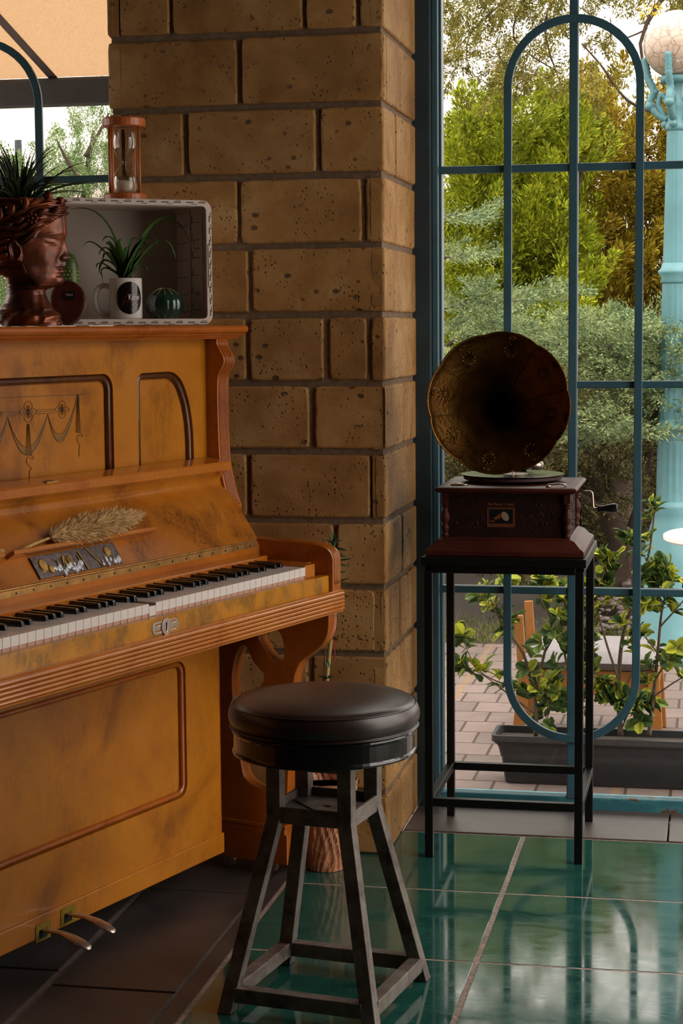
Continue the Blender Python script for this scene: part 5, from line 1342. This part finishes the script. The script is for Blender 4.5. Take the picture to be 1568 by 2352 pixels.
for iz in range(NZ):
    for it in range(NT): F_.append((iz*NT+it, iz*NT+(it+1) % NT, (iz+1)*NT+(it+1) % NT, (iz+1)*NT+it))
# rim rolls inward to the planting hole
o = len(m.v)
rim = V_[NZ*NT:]; cxr = sum(p[0] for p in rim)/NT; zr_ = hz(458)
for (k_, z_) in ((.93, zr_+.001), (.88, zr_-.004), (.86, zr_-.02)):
    for p in rim: m.v.append((cxr+(p[0]-cxr)*k_, p[1]*k_, z_))
for r_i in range(3):
    a_ = NZ*NT if r_i == 0 else o+(r_i-1)*NT; b_ = o+r_i*NT
    for it in range(NT): F_.append((a_+it, a_+(it+1) % NT, b_+(it+1) % NT, b_+it))
F_.append(tuple(range(NT))[::-1]); m.f = F_; m.m = [0]*len(F_)
hd = m.build('head', M['bust'], bust, smooth=True)
ms = MB(); ms.add([(cxr+(p[0]-cxr)*.87, p[1]*.87, zr_-.012) for p in rim[::4]], [tuple(range(len(rim[::4])))]); ms.build('soil', M['soil'], bust)
# garland round the brow: stem, leaves and a rosette
m = MB()
gs = [(-20, 505), (10, 522), (30, 505), (60, 490), (90, 478), (120, 470), (148, 462)]
def surf(px, py, off):
    xf, xb, hw_ = interp(front, py)+3, interp(back, py), interp(halfw, py)+5
    cxp = xb+(xf-xb)*.44; q = (px-cxp)/((xf-cxp) if px > cxp else (cxp-xb)); q = max(-1, min(1, q)); y = -hw_*(1-abs(q)**2.3)**(1/2.3)*(1-.18*sm(px, cxp+10, xf))
    return Vector((hx(px), (y-off)*S, hz(py)))
m.tube(catmull([surf(x, y, 3) for x, y in gs], 5), .0020, 7); m.build('garland_stem', M['bust'], bust, smooth=True)
for (x, y, w_, h_, rot_) in ((125, 452, 11, 12, .1), (148, 462, 11, 9, -.5), (77, 470, 11, 15, .15), (16, 494, 15, 20, .1), (45, 484, 12, 14, .7), (62, 508, 8, 14, 1.2), (-5, 510, 12, 15, -.4), (110, 490, 9, 13, 1.1), (35, 520, 8, 15, 1.25), (140, 482, 7, 12, 1.0)):
    m = MB(); c0 = surf(x, y, 5); k = 9; V2 = []
    for i in range(k+1):
        t = i/k; ww = math.sin(PI*min(1, t*.92+.04))**.7*w_*S
        for q in (-1, -.5, 0, .5, 1):
            lx, lz = q*ww, (t-.5)*2*h_*S; V2.append(c0+Vector((lx*math.cos(rot_)+lz*math.sin(rot_), -(.004*(1-q*q)+.002*math.sin(t*PI)), -lx*math.sin(rot_)+lz*math.cos(rot_))))
    m.add(V2, [(i*5+q, i*5+q+1, (i+1)*5+q+1, (i+1)*5+q) for i in range(k) for q in range(4)]); lf_ = m.build('garland_leaf', M['bust'], bust, smooth=True)
    s_ = lf_.modifiers.new('thick', 'SOLIDIFY'); s_.thickness = .002
m = MB(); rc = surf(92, 503, 5)
for i in range(7):
    a = i*PI*2/7; c2 = rc+Vector((math.cos(a)*.009, 0, math.sin(a)*.008)); m.lathe([(.0001, -.005), (.004, -.002), (.0045, .001), (.0001, .005)], tuple(c2), 8)
m.lathe([(.0001, -.004), (.004, 0), (.0001, .004)], tuple(rc+Vector((0, -.003, 0))), 8); m.build('garland_rosette', M['bust'], bust, smooth=True)
# dyckia growing in the head
dy = thing('dyckia', 'spiky dark green dyckia growing out of the copper head planter', 'plant', tuple(Vector((bw.x, bw.y, 0))+rx*cxr+Vector((0, 0, TOP+zr_-.0115))), bang)
rr2 = random.Random(5)
for i in range(104):
    a = rr2.uniform(0, 2*PI); el = rr2.uniform(.12, 1.45) if i < 80 else rr2.uniform(.05, .6); L = rr2.uniform(.09, .155)*(1.0 if el < 1.1 else .9)
    b_ = Vector((math.cos(a)*.03*rr2.random(), math.sin(a)*.03*rr2.random(), rr2.uniform(0, .006)))
    tp_ = b_+Vector((math.cos(a)*math.cos(el)*L, math.sin(a)*math.cos(el)*L, math.sin(el)*L*.95)); mid_ = b_+Vector((math.cos(a)*math.cos(el)*L*.40, math.sin(a)*math.cos(el)*L*.40, math.sin(el)*L*.62+.022))
    m = MB(); blade(m, b_, tp_, (0, 0, 0), rr2.uniform(.0060, .0095), 12, rr2.uniform(-.3, .3), .35, mid_)
    P_ = bez(b_, mid_, tp_, 16)
    for q in range(2, 16):
        p = P_[q]; d = (P_[min(16, q+1)]-P_[q-1]).normalized(); s = d.cross(Vector((0, 0, 1))).normalized() if abs(d.z) < .98 else Vector((1, 0, 0)); ww = .0042*(1-q/17)
        for sg in (1, -1): e0 = p+s*sg*ww*.8; m.add([e0-d*.0012, e0+d*.0014, e0+s*sg*.0024+d*.0012], [(0, 1, 2)])
    m.build('leaf', M['leaf_d'], dy, smooth=False)

# ================================================================== GRAMOPHONE AND ITS STAND
# stand: square black steel tube
SX0, SX1, SY0, SY1 = -.672, -.296, 4.352, 4.748; TB = .0195
stn = thing('gramophone_stand', 'tall black square-tube steel stand carrying the gramophone by the window', 'stand', ((SX0+SX1)/2, (SY0+SY1)/2, 0))
sxc, syc = (SX0+SX1)/2, (SY0+SY1)/2; hx_, hy_ = (SX1-SX0)/2, (SY1-SY0)/2
for sx_ in (-1, 1):
    for sy_ in (-1, 1):
        m = MB(); x = sx_*(hx_-TB/2); y = sy_*(hy_-TB/2); m.box(x-TB/2, x+TB/2, y-TB/2, y+TB/2, .0035 if sy_ > 0 else .0005, .696); m.build('leg', M['steel'], stn, bevel=.0015)
m = MB(); W2 = .006
for (x0, x1, y0, y1) in ((-hx_-W2, hx_+W2, -hy_-W2, -hy_+.024), (-hx_-W2, hx_+W2, hy_-.024, hy_+W2), (-hx_-W2, -hx_+.024, -hy_+.024, hy_-.024), (hx_-.024, hx_+W2, -hy_+.024, hy_-.024)): m.box(x0, x1, y0, y1, .708, .7275)
for (x0, x1, y0, y1) in ((-hx_+TB, hx_-TB, -hy_, -hy_+TB), (-hx_+TB, hx_-TB, hy_-TB, hy_), (-hx_, -hx_+TB, -hy_+TB, hy_-TB), (hx_-TB, hx_, -hy_+TB, hy_-TB)): m.box(x0, x1, y0, y1, .690, .708)
m.build('top_frame', M['steel'], stn, bevel=.001)
for (x0, x1, y0, y1) in ((-hx_+TB, hx_-TB, -hy_, -hy_+TB), (-hx_+TB, hx_-TB, hy_-TB, hy_), (-hx_, -hx_+TB, -hy_+TB, hy_-TB), (hx_-TB, hx_, -hy_+TB, hy_-TB)):
    m = MB(); m.box(x0+.0003, x1-.0003, y0, y1, .126, .1455); m.build('stretcher', M['steel'], stn, bevel=.001)
# cabinet
GZ = .7278; gcx = -.4835; gcy = 4.5535
gr = thing('gramophone', 'dark mahogany gramophone with a large bronze horn on the black stand', 'gramophone', (gcx, gcy, GZ))
def frustum(m, h0x, h0y, z0, h1x, h1y, z1):
    v = [(-h0x, -h0y, z0), (h0x, -h0y, z0), (h0x, h0y, z0), (-h0x, h0y, z0), (-h1x, -h1y, z1), (h1x, -h1y, z1), (h1x, h1y, z1), (-h1x, h1y, z1)]
    m.add(v, [(0, 3, 2, 1), (4, 5, 6, 7), (0, 1, 5, 4), (1, 2, 6, 5), (2, 3, 7, 6), (3, 0, 4, 7)])
def stacked(m, secs):
    """nested rounded-square sections (hx,hy,z) joined as one solid"""
    o = len(m.v)
    for (a, b, z) in secs: m.v += [(-a, -b, z), (a, -b, z), (a, b, z), (-a, b, z)]
    for i in range(len(secs)-1):
        for q in range(4): m.f.append((o+i*4+q, o+i*4+(q+1) % 4, o+(i+1)*4+(q+1) % 4, o+(i+1)*4+q)); m.m.append(0)
    m.f.append((o+3, o+2, o+1, o)); m.m.append(0); e = o+(len(secs)-1)*4; m.f.append((e, e+1, e+2, e+3)); m.m.append(0)
B0 = .187; m = MB(); stacked(m, [(B0-.002, B0-.002, 0), (B0, B0, .003), (B0, B0, .014), (B0-.004, B0-.004, .018), (B0-.010, B0-.010, .021), (B0-.024, B0-.024, .036), (B0-.034, B0-.034, .040), (B0-.036, B0-.036, .043)])
m.build('base_moulding', M['mahog'], gr, bevel=.0015)
bxh = .143; m = MB(); m.box(-bxh, bxh, -bxh, bxh, .042, .147); m.build('carved_case', M['mahog_carved'], gr)
# carved leaf relief on the sides
m = MB(); r3 = random.Random(8)
for (fx, fy) in ((0, -1), (1, 0)):
    for i in range(90):
        a = r3.uniform(-.125, .125); z = r3.uniform(.052, .138)
        if fy and abs(a+.012) < .045 and z > .055: continue
        an = r3.uniform(0, PI); L = r3.uniform(.006, .013); c0 = Vector((a, -bxh, z)) if fy else Vector((bxh, a, z)); t1 = Vector((math.cos(an), 0, math.sin(an))) if fy else Vector((0, math.cos(an), math.sin(an))); nn_ = Vector((fx, fy, 0)); t2 = nn_.cross(t1)
        m.add([c0-t1*L/2, c0-t2*L*.25+nn_*.0003, c0+t1*L/2, c0+t2*L*.25+nn_*.0003, c0+nn_*.0022], [(0, 1, 4), (1, 2, 4), (2, 3, 4), (3, 0, 4)])
m.build('carving', M['mahog_carved'], gr)
TP = .168; m = MB(); stacked(m, [(TP-.022, TP-.022, .146), (TP-.006, TP-.006, .150), (TP, TP, .154), (TP, TP, .158), (TP-.003, TP-.003, .161), (TP-.007, TP-.007, .1625), (TP-.020, TP-.020, .1635)])
m.build('top_board', M['mahog'], gr, bevel=.001)
for sx_ in (-1, 1):
    for sy_ in (-1, 1):
        x, y = sx_*(bxh+.002), sy_*(bxh+.002); m = MB(); m.box(x-.0075, x+.0075, y-.0075, y+.0075, .125, .147)
        m.lathe([(.0065, .042), (.0085, .047), (.0065, .052), (.0070, .056), (.0095, .064), (.0085, .069), (.0062, .074), (.0098, .083), (.0115, .090), (.0095, .098), (.0062, .107), (.0058, .112), (.0095, .115), (.0062, .118), (.0095, .122), (.007, .126)], (x, y, 0), 14); m.build('corner_column', M['mahog'], gr, bevel=0)
# label on the front
lc = Vector((-.012, -bxh-.0006, .092))
fr_m = simple('label_frame', (.13, .035, .012), .5); dk = simple('label_dark', (.004, .005, .008), .4); am = simple('label_amber', (.16, .045, .008), .5); cm = simple('label_cream', (.32, .22, .14), .6); tx = simple('label_text', (.30, .10, .03), .5)
lf = plate('label', [rrect(-.033, .033, -.025, .022, .001), rrect(-.0285, .0285, -.0165, .018, .0005)], .0012, fr_m, gr, matrix=Matrix.Translation(lc) @ xzmat(0))
plate('label_field', [rrect(-.0287, .0287, -.0167, .0182, .0005)], .0006, dk, lf, matrix=Matrix.Translation(lc) @ xzmat(0))
plate('label_shape', [[(-.018, -.004), (-.002, .008), (.002, .001), (-.001, -.004), (-.014, -.008)]], .0006, am, lf, matrix=Matrix.Translation(lc+Vector((0, -.0005, 0))) @ xzmat(0))
plate('label_shape', [[(.010+.0085*math.cos(a)+.003*math.sin(a)*-1, .001+.011*math.sin(a)) for a in [i*PI/10 for i in range(20)]]], .0006, cm, lf, matrix=Matrix.Translation(lc+Vector((0, -.0005, 0))) @ xzmat(0))
plate('label_shape', [[(-.026, -.013), (-.014, -.013), (-.015, -.009), (-.021, -.010), (-.026, -.008)]], .0006, am, lf, matrix=Matrix.Translation(lc+Vector((0, -.0005, 0))) @ xzmat(0))
text_mesh('lettering', "'His Master's Voice'", .0105, tx, gr, Matrix.Translation((-.012, -bxh-.0008, .1215)) @ xzmat(0), .0003, .78)
# turntable, record, arm
rz = .1635; rcx, rcy = .0, .015
m = MB(); m.lathe([(.02, rz), (.02, rz+.006), (.118, rz+.006), (.121, rz+.008), (.121, rz+.014), (.118, rz+.0155), (.0001, rz+.0155)], (rcx, rcy, 0), 64); m.build('turntable', M['plat'], gr)
m = MB(); m.lathe([(.0001, rz+.0156), (.040, rz+.0156)]+[(.040+i*.0017, rz+.0168+(.0003 if i % 2 else 0)) for i in range(50)]+[(.1262, rz+.0175), (.1262, rz+.0190), (.124, rz+.0192), (.040, rz+.0188), (.0001, rz+.0188)], (rcx, rcy, 0), 64)
rec = m.build('record', M['record'], gr)
m = MB(); m.lathe([(.0001, rz+.0190), (.038, rz+.0190), (.038, rz+.0194), (.0001, rz+.0194)], (rcx, rcy, 0), 40); m.build('record_label', M['label_paper'], rec)
m = MB(); m.lathe([(.003, rz+.019), (.003, rz+.027), (.0001, rz+.028)], (rcx, rcy, 0), 10); m.build('spindle', M['nickel'], gr)
m = MB(); m.tube([(.10, -.145, rz), (.10, -.145, rz+.006), (.125, -.143, rz+.008), (.140, -.140, rz+.006), (.140, -.140, rz)], .0022, 7); m.lathe([(.006, rz), (.006, rz+.004), (.0001, rz+.006)], (.10, -.145, 0), 12); m.build('brake_lever', M['nickel'], gr, smooth=True)
m = MB(); m.lathe([(.017, rz), (.018, rz+.003), (.0001, rz+.006)], (-.115, -.12, 0), 20, (1.2, .7)); m.build('needle_cup', M['nickel'], gr, smooth=True)
# crank
m = MB(); m.tube([(.140, .05, .137), (.186, .05, .137), (.190, .05, .134), (.191, .05, .128), (.193, .05, .100), (.195, .05, .096), (.200, .05, .0945), (.204, .05, .0945)], .0030, 10); ck = m.build('crank', M['nickel'], gr, smooth=True)
m = MB(); pr_ = [(.0001, 0), (.0065, .0005), (.0075, .004), (.0065, .010), (.0075, .018), (.0100, .030), (.0105, .040), (.0095, .047), (.0085, .049), (.0001, .0495)]; m.lathe(pr_, n=16); hnd = m.build('crank_handle', M['black_key'], ck, smooth=True); hnd.rotation_euler = (0, PI/2-.07, 0); hnd.location = (.203, .05, .0945)
# horn: scalloped eight-petal bell facing the room, throat bending down behind the turntable
mouth = at_y(1144.5, 926, 4.33)-Vector((gcx, gcy, GZ)); RM = .1655; NH = 160
view = (Vector((gcx, gcy, GZ))+mouth-Vector((0, 0, HC))); vd = Vector((view.x, view.y, 0)).normalized()
hf_ = vd; hs_ = Vector((hf_.y, -hf_.x, 0)); tilt_ = .10
axd = (hf_*math.cos(tilt_)+Vector((0, 0, -math.sin(tilt_)))).normalized(); upv_ = hs_.cross(axd).normalized()
if upv_.z < 0: upv_ = -upv_
prof_h = [(1.0, 0.0, 1), (.985, .010, 1), (.93, .022, .9), (.82, .042, .8), (.68, .068, .7), (.56, .095, .6), (.44, .125, .5), (.33, .155, .3), (.24, .18, .15), (.17, .20, 0), (.14, .215, 0)]
ph = .196; m = MB()
cpath = []
for (rr_, dpth, sc2) in prof_h:
    cpos = mouth+axd*dpth
    for k_ in range(NH):
        a = 2*PI*k_/NH; q = abs(math.sin((a-ph)*4)) ; scal = 1-.030*sc2*(1-q**.8)**1.3-.0 ; r = RM*rr_*scal*1.0
        bow = .006*sc2*(q-.5)
        m.v.append(tuple(cpos+hs_*(r*math.cos(a))+upv_*(r*math.sin(a))-axd*bow))
for i in range(len(prof_h)-1):
    for k_ in range(NH): m.f.append((i*NH+k_, i*NH+(k_+1) % NH, (i+1)*NH+(k_+1) % NH, (i+1)*NH+k_)); m.m.append(0)
horn = m.build('horn', M['horn'], gr, smooth=True); s_ = horn.modifiers.new('thick', 'SOLIDIFY'); s_.thickness = .0015; s_.offset = 1
# elbow
e0 = mouth+axd*.21; base_ = Vector((-.01, .135, .1635)); el = catmull([e0, e0+axd*.03, e0+axd*.045+Vector((0, 0, -.02)), Vector((base_.x, base_.y+.0, base_.z+.06)), base_+Vector((0, 0, .002))], 6)
m = MB(); m.tube(el, [.024-.006*i/(len(el)-1) for i in range(len(el))], 16, cap=False); m.build('elbow', M['horn'], gr, smooth=True)
m = MB(); m.tube([base_+Vector((.015, -.01, .02)), base_+Vector((.05, -.06, .034)), base_+Vector((.06, -.10, .036))], [.008, .006, .006], 10); m.lathe([(.0001, -.008), (.022, -.007), (.024, 0), (.022, .007), (.0001, .008)], tuple(base_+Vector((.06, -.108, .040))), 20); m.build('tone_arm', M['nickel'], gr, smooth=True)
# seams and embossed flowers on the petals
sm_ = MB(); fl_ = MB()
def hp(a, t, lift=.0015):
    """point on the inner face: angle a, t in 0..1 from rim inwards"""
    i = min(len(prof_h)-2, int(t*(len(prof_h)-1))); f_ = t*(len(prof_h)-1)-i
    rr_ = prof_h[i][0]*(1-f_)+prof_h[i+1][0]*f_; dd = prof_h[i][1]*(1-f_)+prof_h[i+1][1]*f_; sc2 = prof_h[i][2]*(1-f_)+prof_h[i+1][2]*f_
    q = abs(math.sin((a-ph)*4)); r = RM*rr_*(1-.030*sc2*(1-q**.8)**1.3)-lift; return mouth+axd*(dd-lift*1.0)+hs_*(r*math.cos(a))+upv_*(r*math.sin(a))-axd*.006*sc2*(q-.5)
for k_ in range(8):
    a = ph+k_*PI/4; sm_.tube([hp(a, t/12*.75, .0008) for t in range(13)], .0018, 6)
    am_ = a+PI/8; fl_ = MB()
    for t0, s2 in ((.34, 1.5), (.17, .7)):
        c_ = hp(am_, t0)
        for j_ in range(12):
            an = 2*PI*j_/12; da = .105*s2*math.cos(an); dt = .062*s2*math.sin(an); fl_.tube([hp(am_+da*.25, t0+dt*.25, .0008), hp(am_+da*.7, t0+dt*.7, .0018), hp(am_+da, t0+dt, .0008)], [.0010, .0024, .0008], 5)
    fl_.build('horn_flower', M['horn'], horn, smooth=True)
sm_.build('horn_seam', M['horn'], horn, smooth=True)
rm_ = MB(); rm_.tube([hp(2*PI*i/160, 0, 0) for i in range(161)], .0013, 6, cap=False); rm_.build('horn_rim', M['horn'], horn, smooth=True)

# ================================================================== STOOL
stc = Vector((-.715, 3.395, 0)); sa = math.radians(-9.6)
so = thing('round_stool', 'round stool with brown-black leather seat and splayed iron frame beside the piano', 'stool', tuple(stc), sa)
m = MB(); R_ = .1795
cp = catmull([(.0001, .588, 0), (.06, .5875, 0), (.12, .585, 0), (.160, .578, 0), (.1725, .570, 0)], 5)+catmull([(.1735, .5695, 0), (.1785, .560, 0), (R_+.001, .549, 0), (.1785, .538, 0), (.173, .530, 0), (.165, .5265, 0), (.0001, .526, 0)], 4)
m.lathe([(max(.0001, p.x), p.y) for p in cp][::-1], n=72)
m.build('seat_cushion', M['leather'], so, smooth=True)
m = MB(); m.tube([(.1735*math.cos(a), .1735*math.sin(a), .5703) for a in [2*PI*i/72 for i in range(73)]], .0016, 6, cap=False); m.build('piping', M['leather'], so, smooth=True)
m = MB(); m.lathe([(.0001, .476), (.166, .476), (.1725, .4775), (.1735, .481), (.172, .484), (.1705, .486), (.1705, .515), (.172, .517), (.1745, .520), (.1735, .524), (.168, .5265), (.0001, .5268)], n=72); m.build('seat_band', M['band'], so, smooth=False, bevel=.0006)
HT, HB, LW = .0845, .158, .0275; ZK = .362
def sq(p, q, w_, mat=M['iron'], nm='leg', par=so, up=(0, 0, 1)):
    m = MB(); m.bar(p, q, w_, w_, up); return m.build(nm, mat, par, bevel=.0015)
def skewbox(m, c0, c1, w_):
    """square leg between two horizontal sections"""
    h = w_/2; m.add([(c0[0]-h, c0[1]-h, c0[2]), (c0[0]+h, c0[1]-h, c0[2]), (c0[0]+h, c0[1]+h, c0[2]), (c0[0]-h, c0[1]+h, c0[2]), (c1[0]-h, c1[1]-h, c1[2]), (c1[0]+h, c1[1]-h, c1[2]), (c1[0]+h, c1[1]+h, c1[2]), (c1[0]-h, c1[1]+h, c1[2])],
          [(0, 3, 2, 1), (4, 5, 6, 7), (0, 1, 5, 4), (1, 2, 6, 5), (2, 3, 7, 6), (3, 0, 4, 7)])
for sx_ in (-1, 1):
    for sy_ in (-1, 1):
        h = LW/2; a = (sx_*(HT-h), sy_*(HT-h)); b = (sx_*(HB-h), sy_*(HB-h)); m = MB(); o = 0
        for (x, y, z) in ((b[0], b[1], .0006), (a[0], a[1], ZK), (a[0], a[1], .470)): m.v += [(x-h, y-h, z), (x+h, y-h, z), (x+h, y+h, z), (x-h, y+h, z)]
        for i in (0, 1):
            for q in range(4): m.f.append((i*4+q, i*4+(q+1) % 4, (i+1)*4+(q+1) % 4, (i+1)*4+q)); m.m.append(0)
        m.f += [(3, 2, 1, 0), (8, 9, 10, 11)]; m.m += [0, 0]; m.build('leg', M['iron'], so, bevel=.0015)
for (z0, z1, ext) in ((.454, .476, HT), (.352, .383, HT)):
    e = ext; w_ = LW
    for (x0, x1, y0, y1) in ((-e+w_, e-w_, -e, -e+.006 if z0 < .4 else -e+w_), (-e+w_, e-w_, e-.006 if z0 < .4 else e-w_, e), (-e, -e+.006, -e+w_, e-w_), (e-.006, e, -e+w_, e-w_)):
        m = MB(); m.box(x0, x1, y0, y1, z0, z1)
        if z0 < .4:
            pass
        m.build('upper_rail', M['iron'], so, bevel=.001)
# shelf plate with hole
hole = [(.012*math.cos(2*PI*i/20), .012*math.sin(2*PI*i/20)) for i in range(20)][::-1]
plate('shelf_plate', [[(-HT+.006, -HT+.006), (HT-.006, -HT+.006), (HT-.006, HT-.006), (-HT+.006, HT-.006)], hole], .004, M['iron'], so, matrix=Matrix.Translation((0, 0, .366)))
m = MB(); m.bar((-HT+.01, .03, .3685), (.0, -.04, .3685), .004, .004); m.build('plate_strap', M['iron'], so)
plate('top_plate', [[(-HT, -HT), (HT, -HT), (HT, HT), (-HT, HT)]], .004, M['iron'], so, matrix=Matrix.Translation((0, 0, .4735)))
zb0, zb1 = .022, .050; e = HB-(HB-HT)*(.036/ZK)
for (x0, x1, y0, y1) in ((-e+LW*.9, e-LW*.9, -e, -e+.026), (-e+LW*.9, e-LW*.9, e-.026, e), (-e, -e+.026, -e+LW*.9, e-LW*.9), (e-.026, e, -e+LW*.9, e-LW*.9)):
    m = MB(); m.box(x0, x1, y0, y1, zb0, zb1); m.build('lower_rail', M['iron'], so, bevel=.0015)

# ================================================================== POTTED PLANT BEHIND THE PIANO
pc = Vector((-.889, 4.228, 0)); pot = thing('potted_plant', 'potted climbing plant wrapped in crinkled copper paper between piano and stone pier', 'potted plant', (pc.x, pc.y, .001), 0)
m = MB(); nn = 90; lay = 34; r5 = random.Random(4); hp_ = .214
jit = [[r5.uniform(-1, 1) for _ in range(nn)] for _ in range(lay+1)]
for i in range(lay+1):
    t = i/lay; base_r = .0475+.006*math.sin(t*3)+.031*t**1.3
    for k_ in range(nn):
        a = 2*PI*k_/nn; cr_ = abs(math.sin(a*7+3*math.sin(t*5+a*2)))*.0035+abs(math.sin(a*11-t*14+2*math.sin(a*3)))*.0025; r = base_r-cr_+jit[i][k_]*.0007
        m.v.append((r*math.cos(a), r*math.sin(a), t*hp_))
for i in range(lay):
    for k_ in range(nn): m.f.append((i*nn+k_, i*nn+(k_+1) % nn, (i+1)*nn+(k_+1) % nn, (i+1)*nn+k_)); m.m.append(0)
m.f.append(tuple(range(nn))[::-1]); m.m.append(0)
m.build('paper_wrap', M['paper_pot'], pot)
m = MB(); m.lathe([(.0001, hp_-.02), (.067, hp_-.02)], n=30); m.build('soil', M['soil'], pot)
def ppx(x, y, dy=0.0): p = at_y(x, y, pc.y+dy); return p-Vector((pc.x, pc.y, .001))
m = MB(); m.tube([ppx(752, 1760, .03), ppx(750, 1560, .03), ppx(762, 1430, .03), ppx(764, 1330, .03)], [.0055, .0055, .005, .0045], 10); m.build('stake', M['stake'], pot, smooth=True)
m = MB(); m.tube(catmull([ppx(742, 1780, .01), ppx(744, 1640, .02), ppx(746, 1500, .02), ppx(755, 1400, .02), ppx(770, 1300, .02), ppx(768, 1255, .02)], 5), .0018, 6); m.build('stem', M['stem'], pot, smooth=True)
m = MB(); m.tube([ppx(768, 1470+i*4, .02)+Vector((.001*math.sin(i), 0, 0)) for i in range(12)], .0012, 6); m.build('cord', M['redcord'], pot)
rl = random.Random(12)
for (x, y, n_) in ((766, 1258, 6),):
    for i in range(n_):
        a = -1.2+i*.48; b_ = ppx(x, y, .02); m = MB(); blade(m, b_, b_+Vector((.026*math.sin(a), rl.uniform(-.02, .02), .034*math.cos(a)+.004)), (0, 0, 0), .0085, 6, 0, .4, b_+Vector((.008*math.sin(a), 0, .02))); m.build('leaf', M['aloe'], pot, smooth=True)
for (x, y, dx, dy_) in ((785, 1262, .014, -.003), (786, 1280, .012, .002), (784, 1298, .020, -.006), (784, 1318, .012, .006), (784, 1338, .022, .012), (786, 1345, .012, .004), (786, 1372, .018, .004), (784, 1290, .026, .008)):
    b_ = ppx(x-18, y, .02); m = MB(); blade(m, b_, b_+Vector((dx+.018, rl.uniform(-.01, .01), dy_)), (0, 0, 0), .0075, 6, 1.2, .3, b_+Vector((.018, 0, .004))); m.build('leaf', M['aloe'], pot, smooth=True)
for (x, y, dx, dz) in ((752, 1480, -.016, -.012), (750, 1560, -.02, .006), (752, 1558, .018, .002), (757, 1450, .012, .004), (748, 1520, .010, -.014)):
    b_ = ppx(x, y, .015); m = MB(); blade(m, b_, b_+Vector((dx, -.004, dz)), (0, 0, .004), .013, 6, .6, .2); m.build('leaf', M['aloe'], pot, smooth=True)
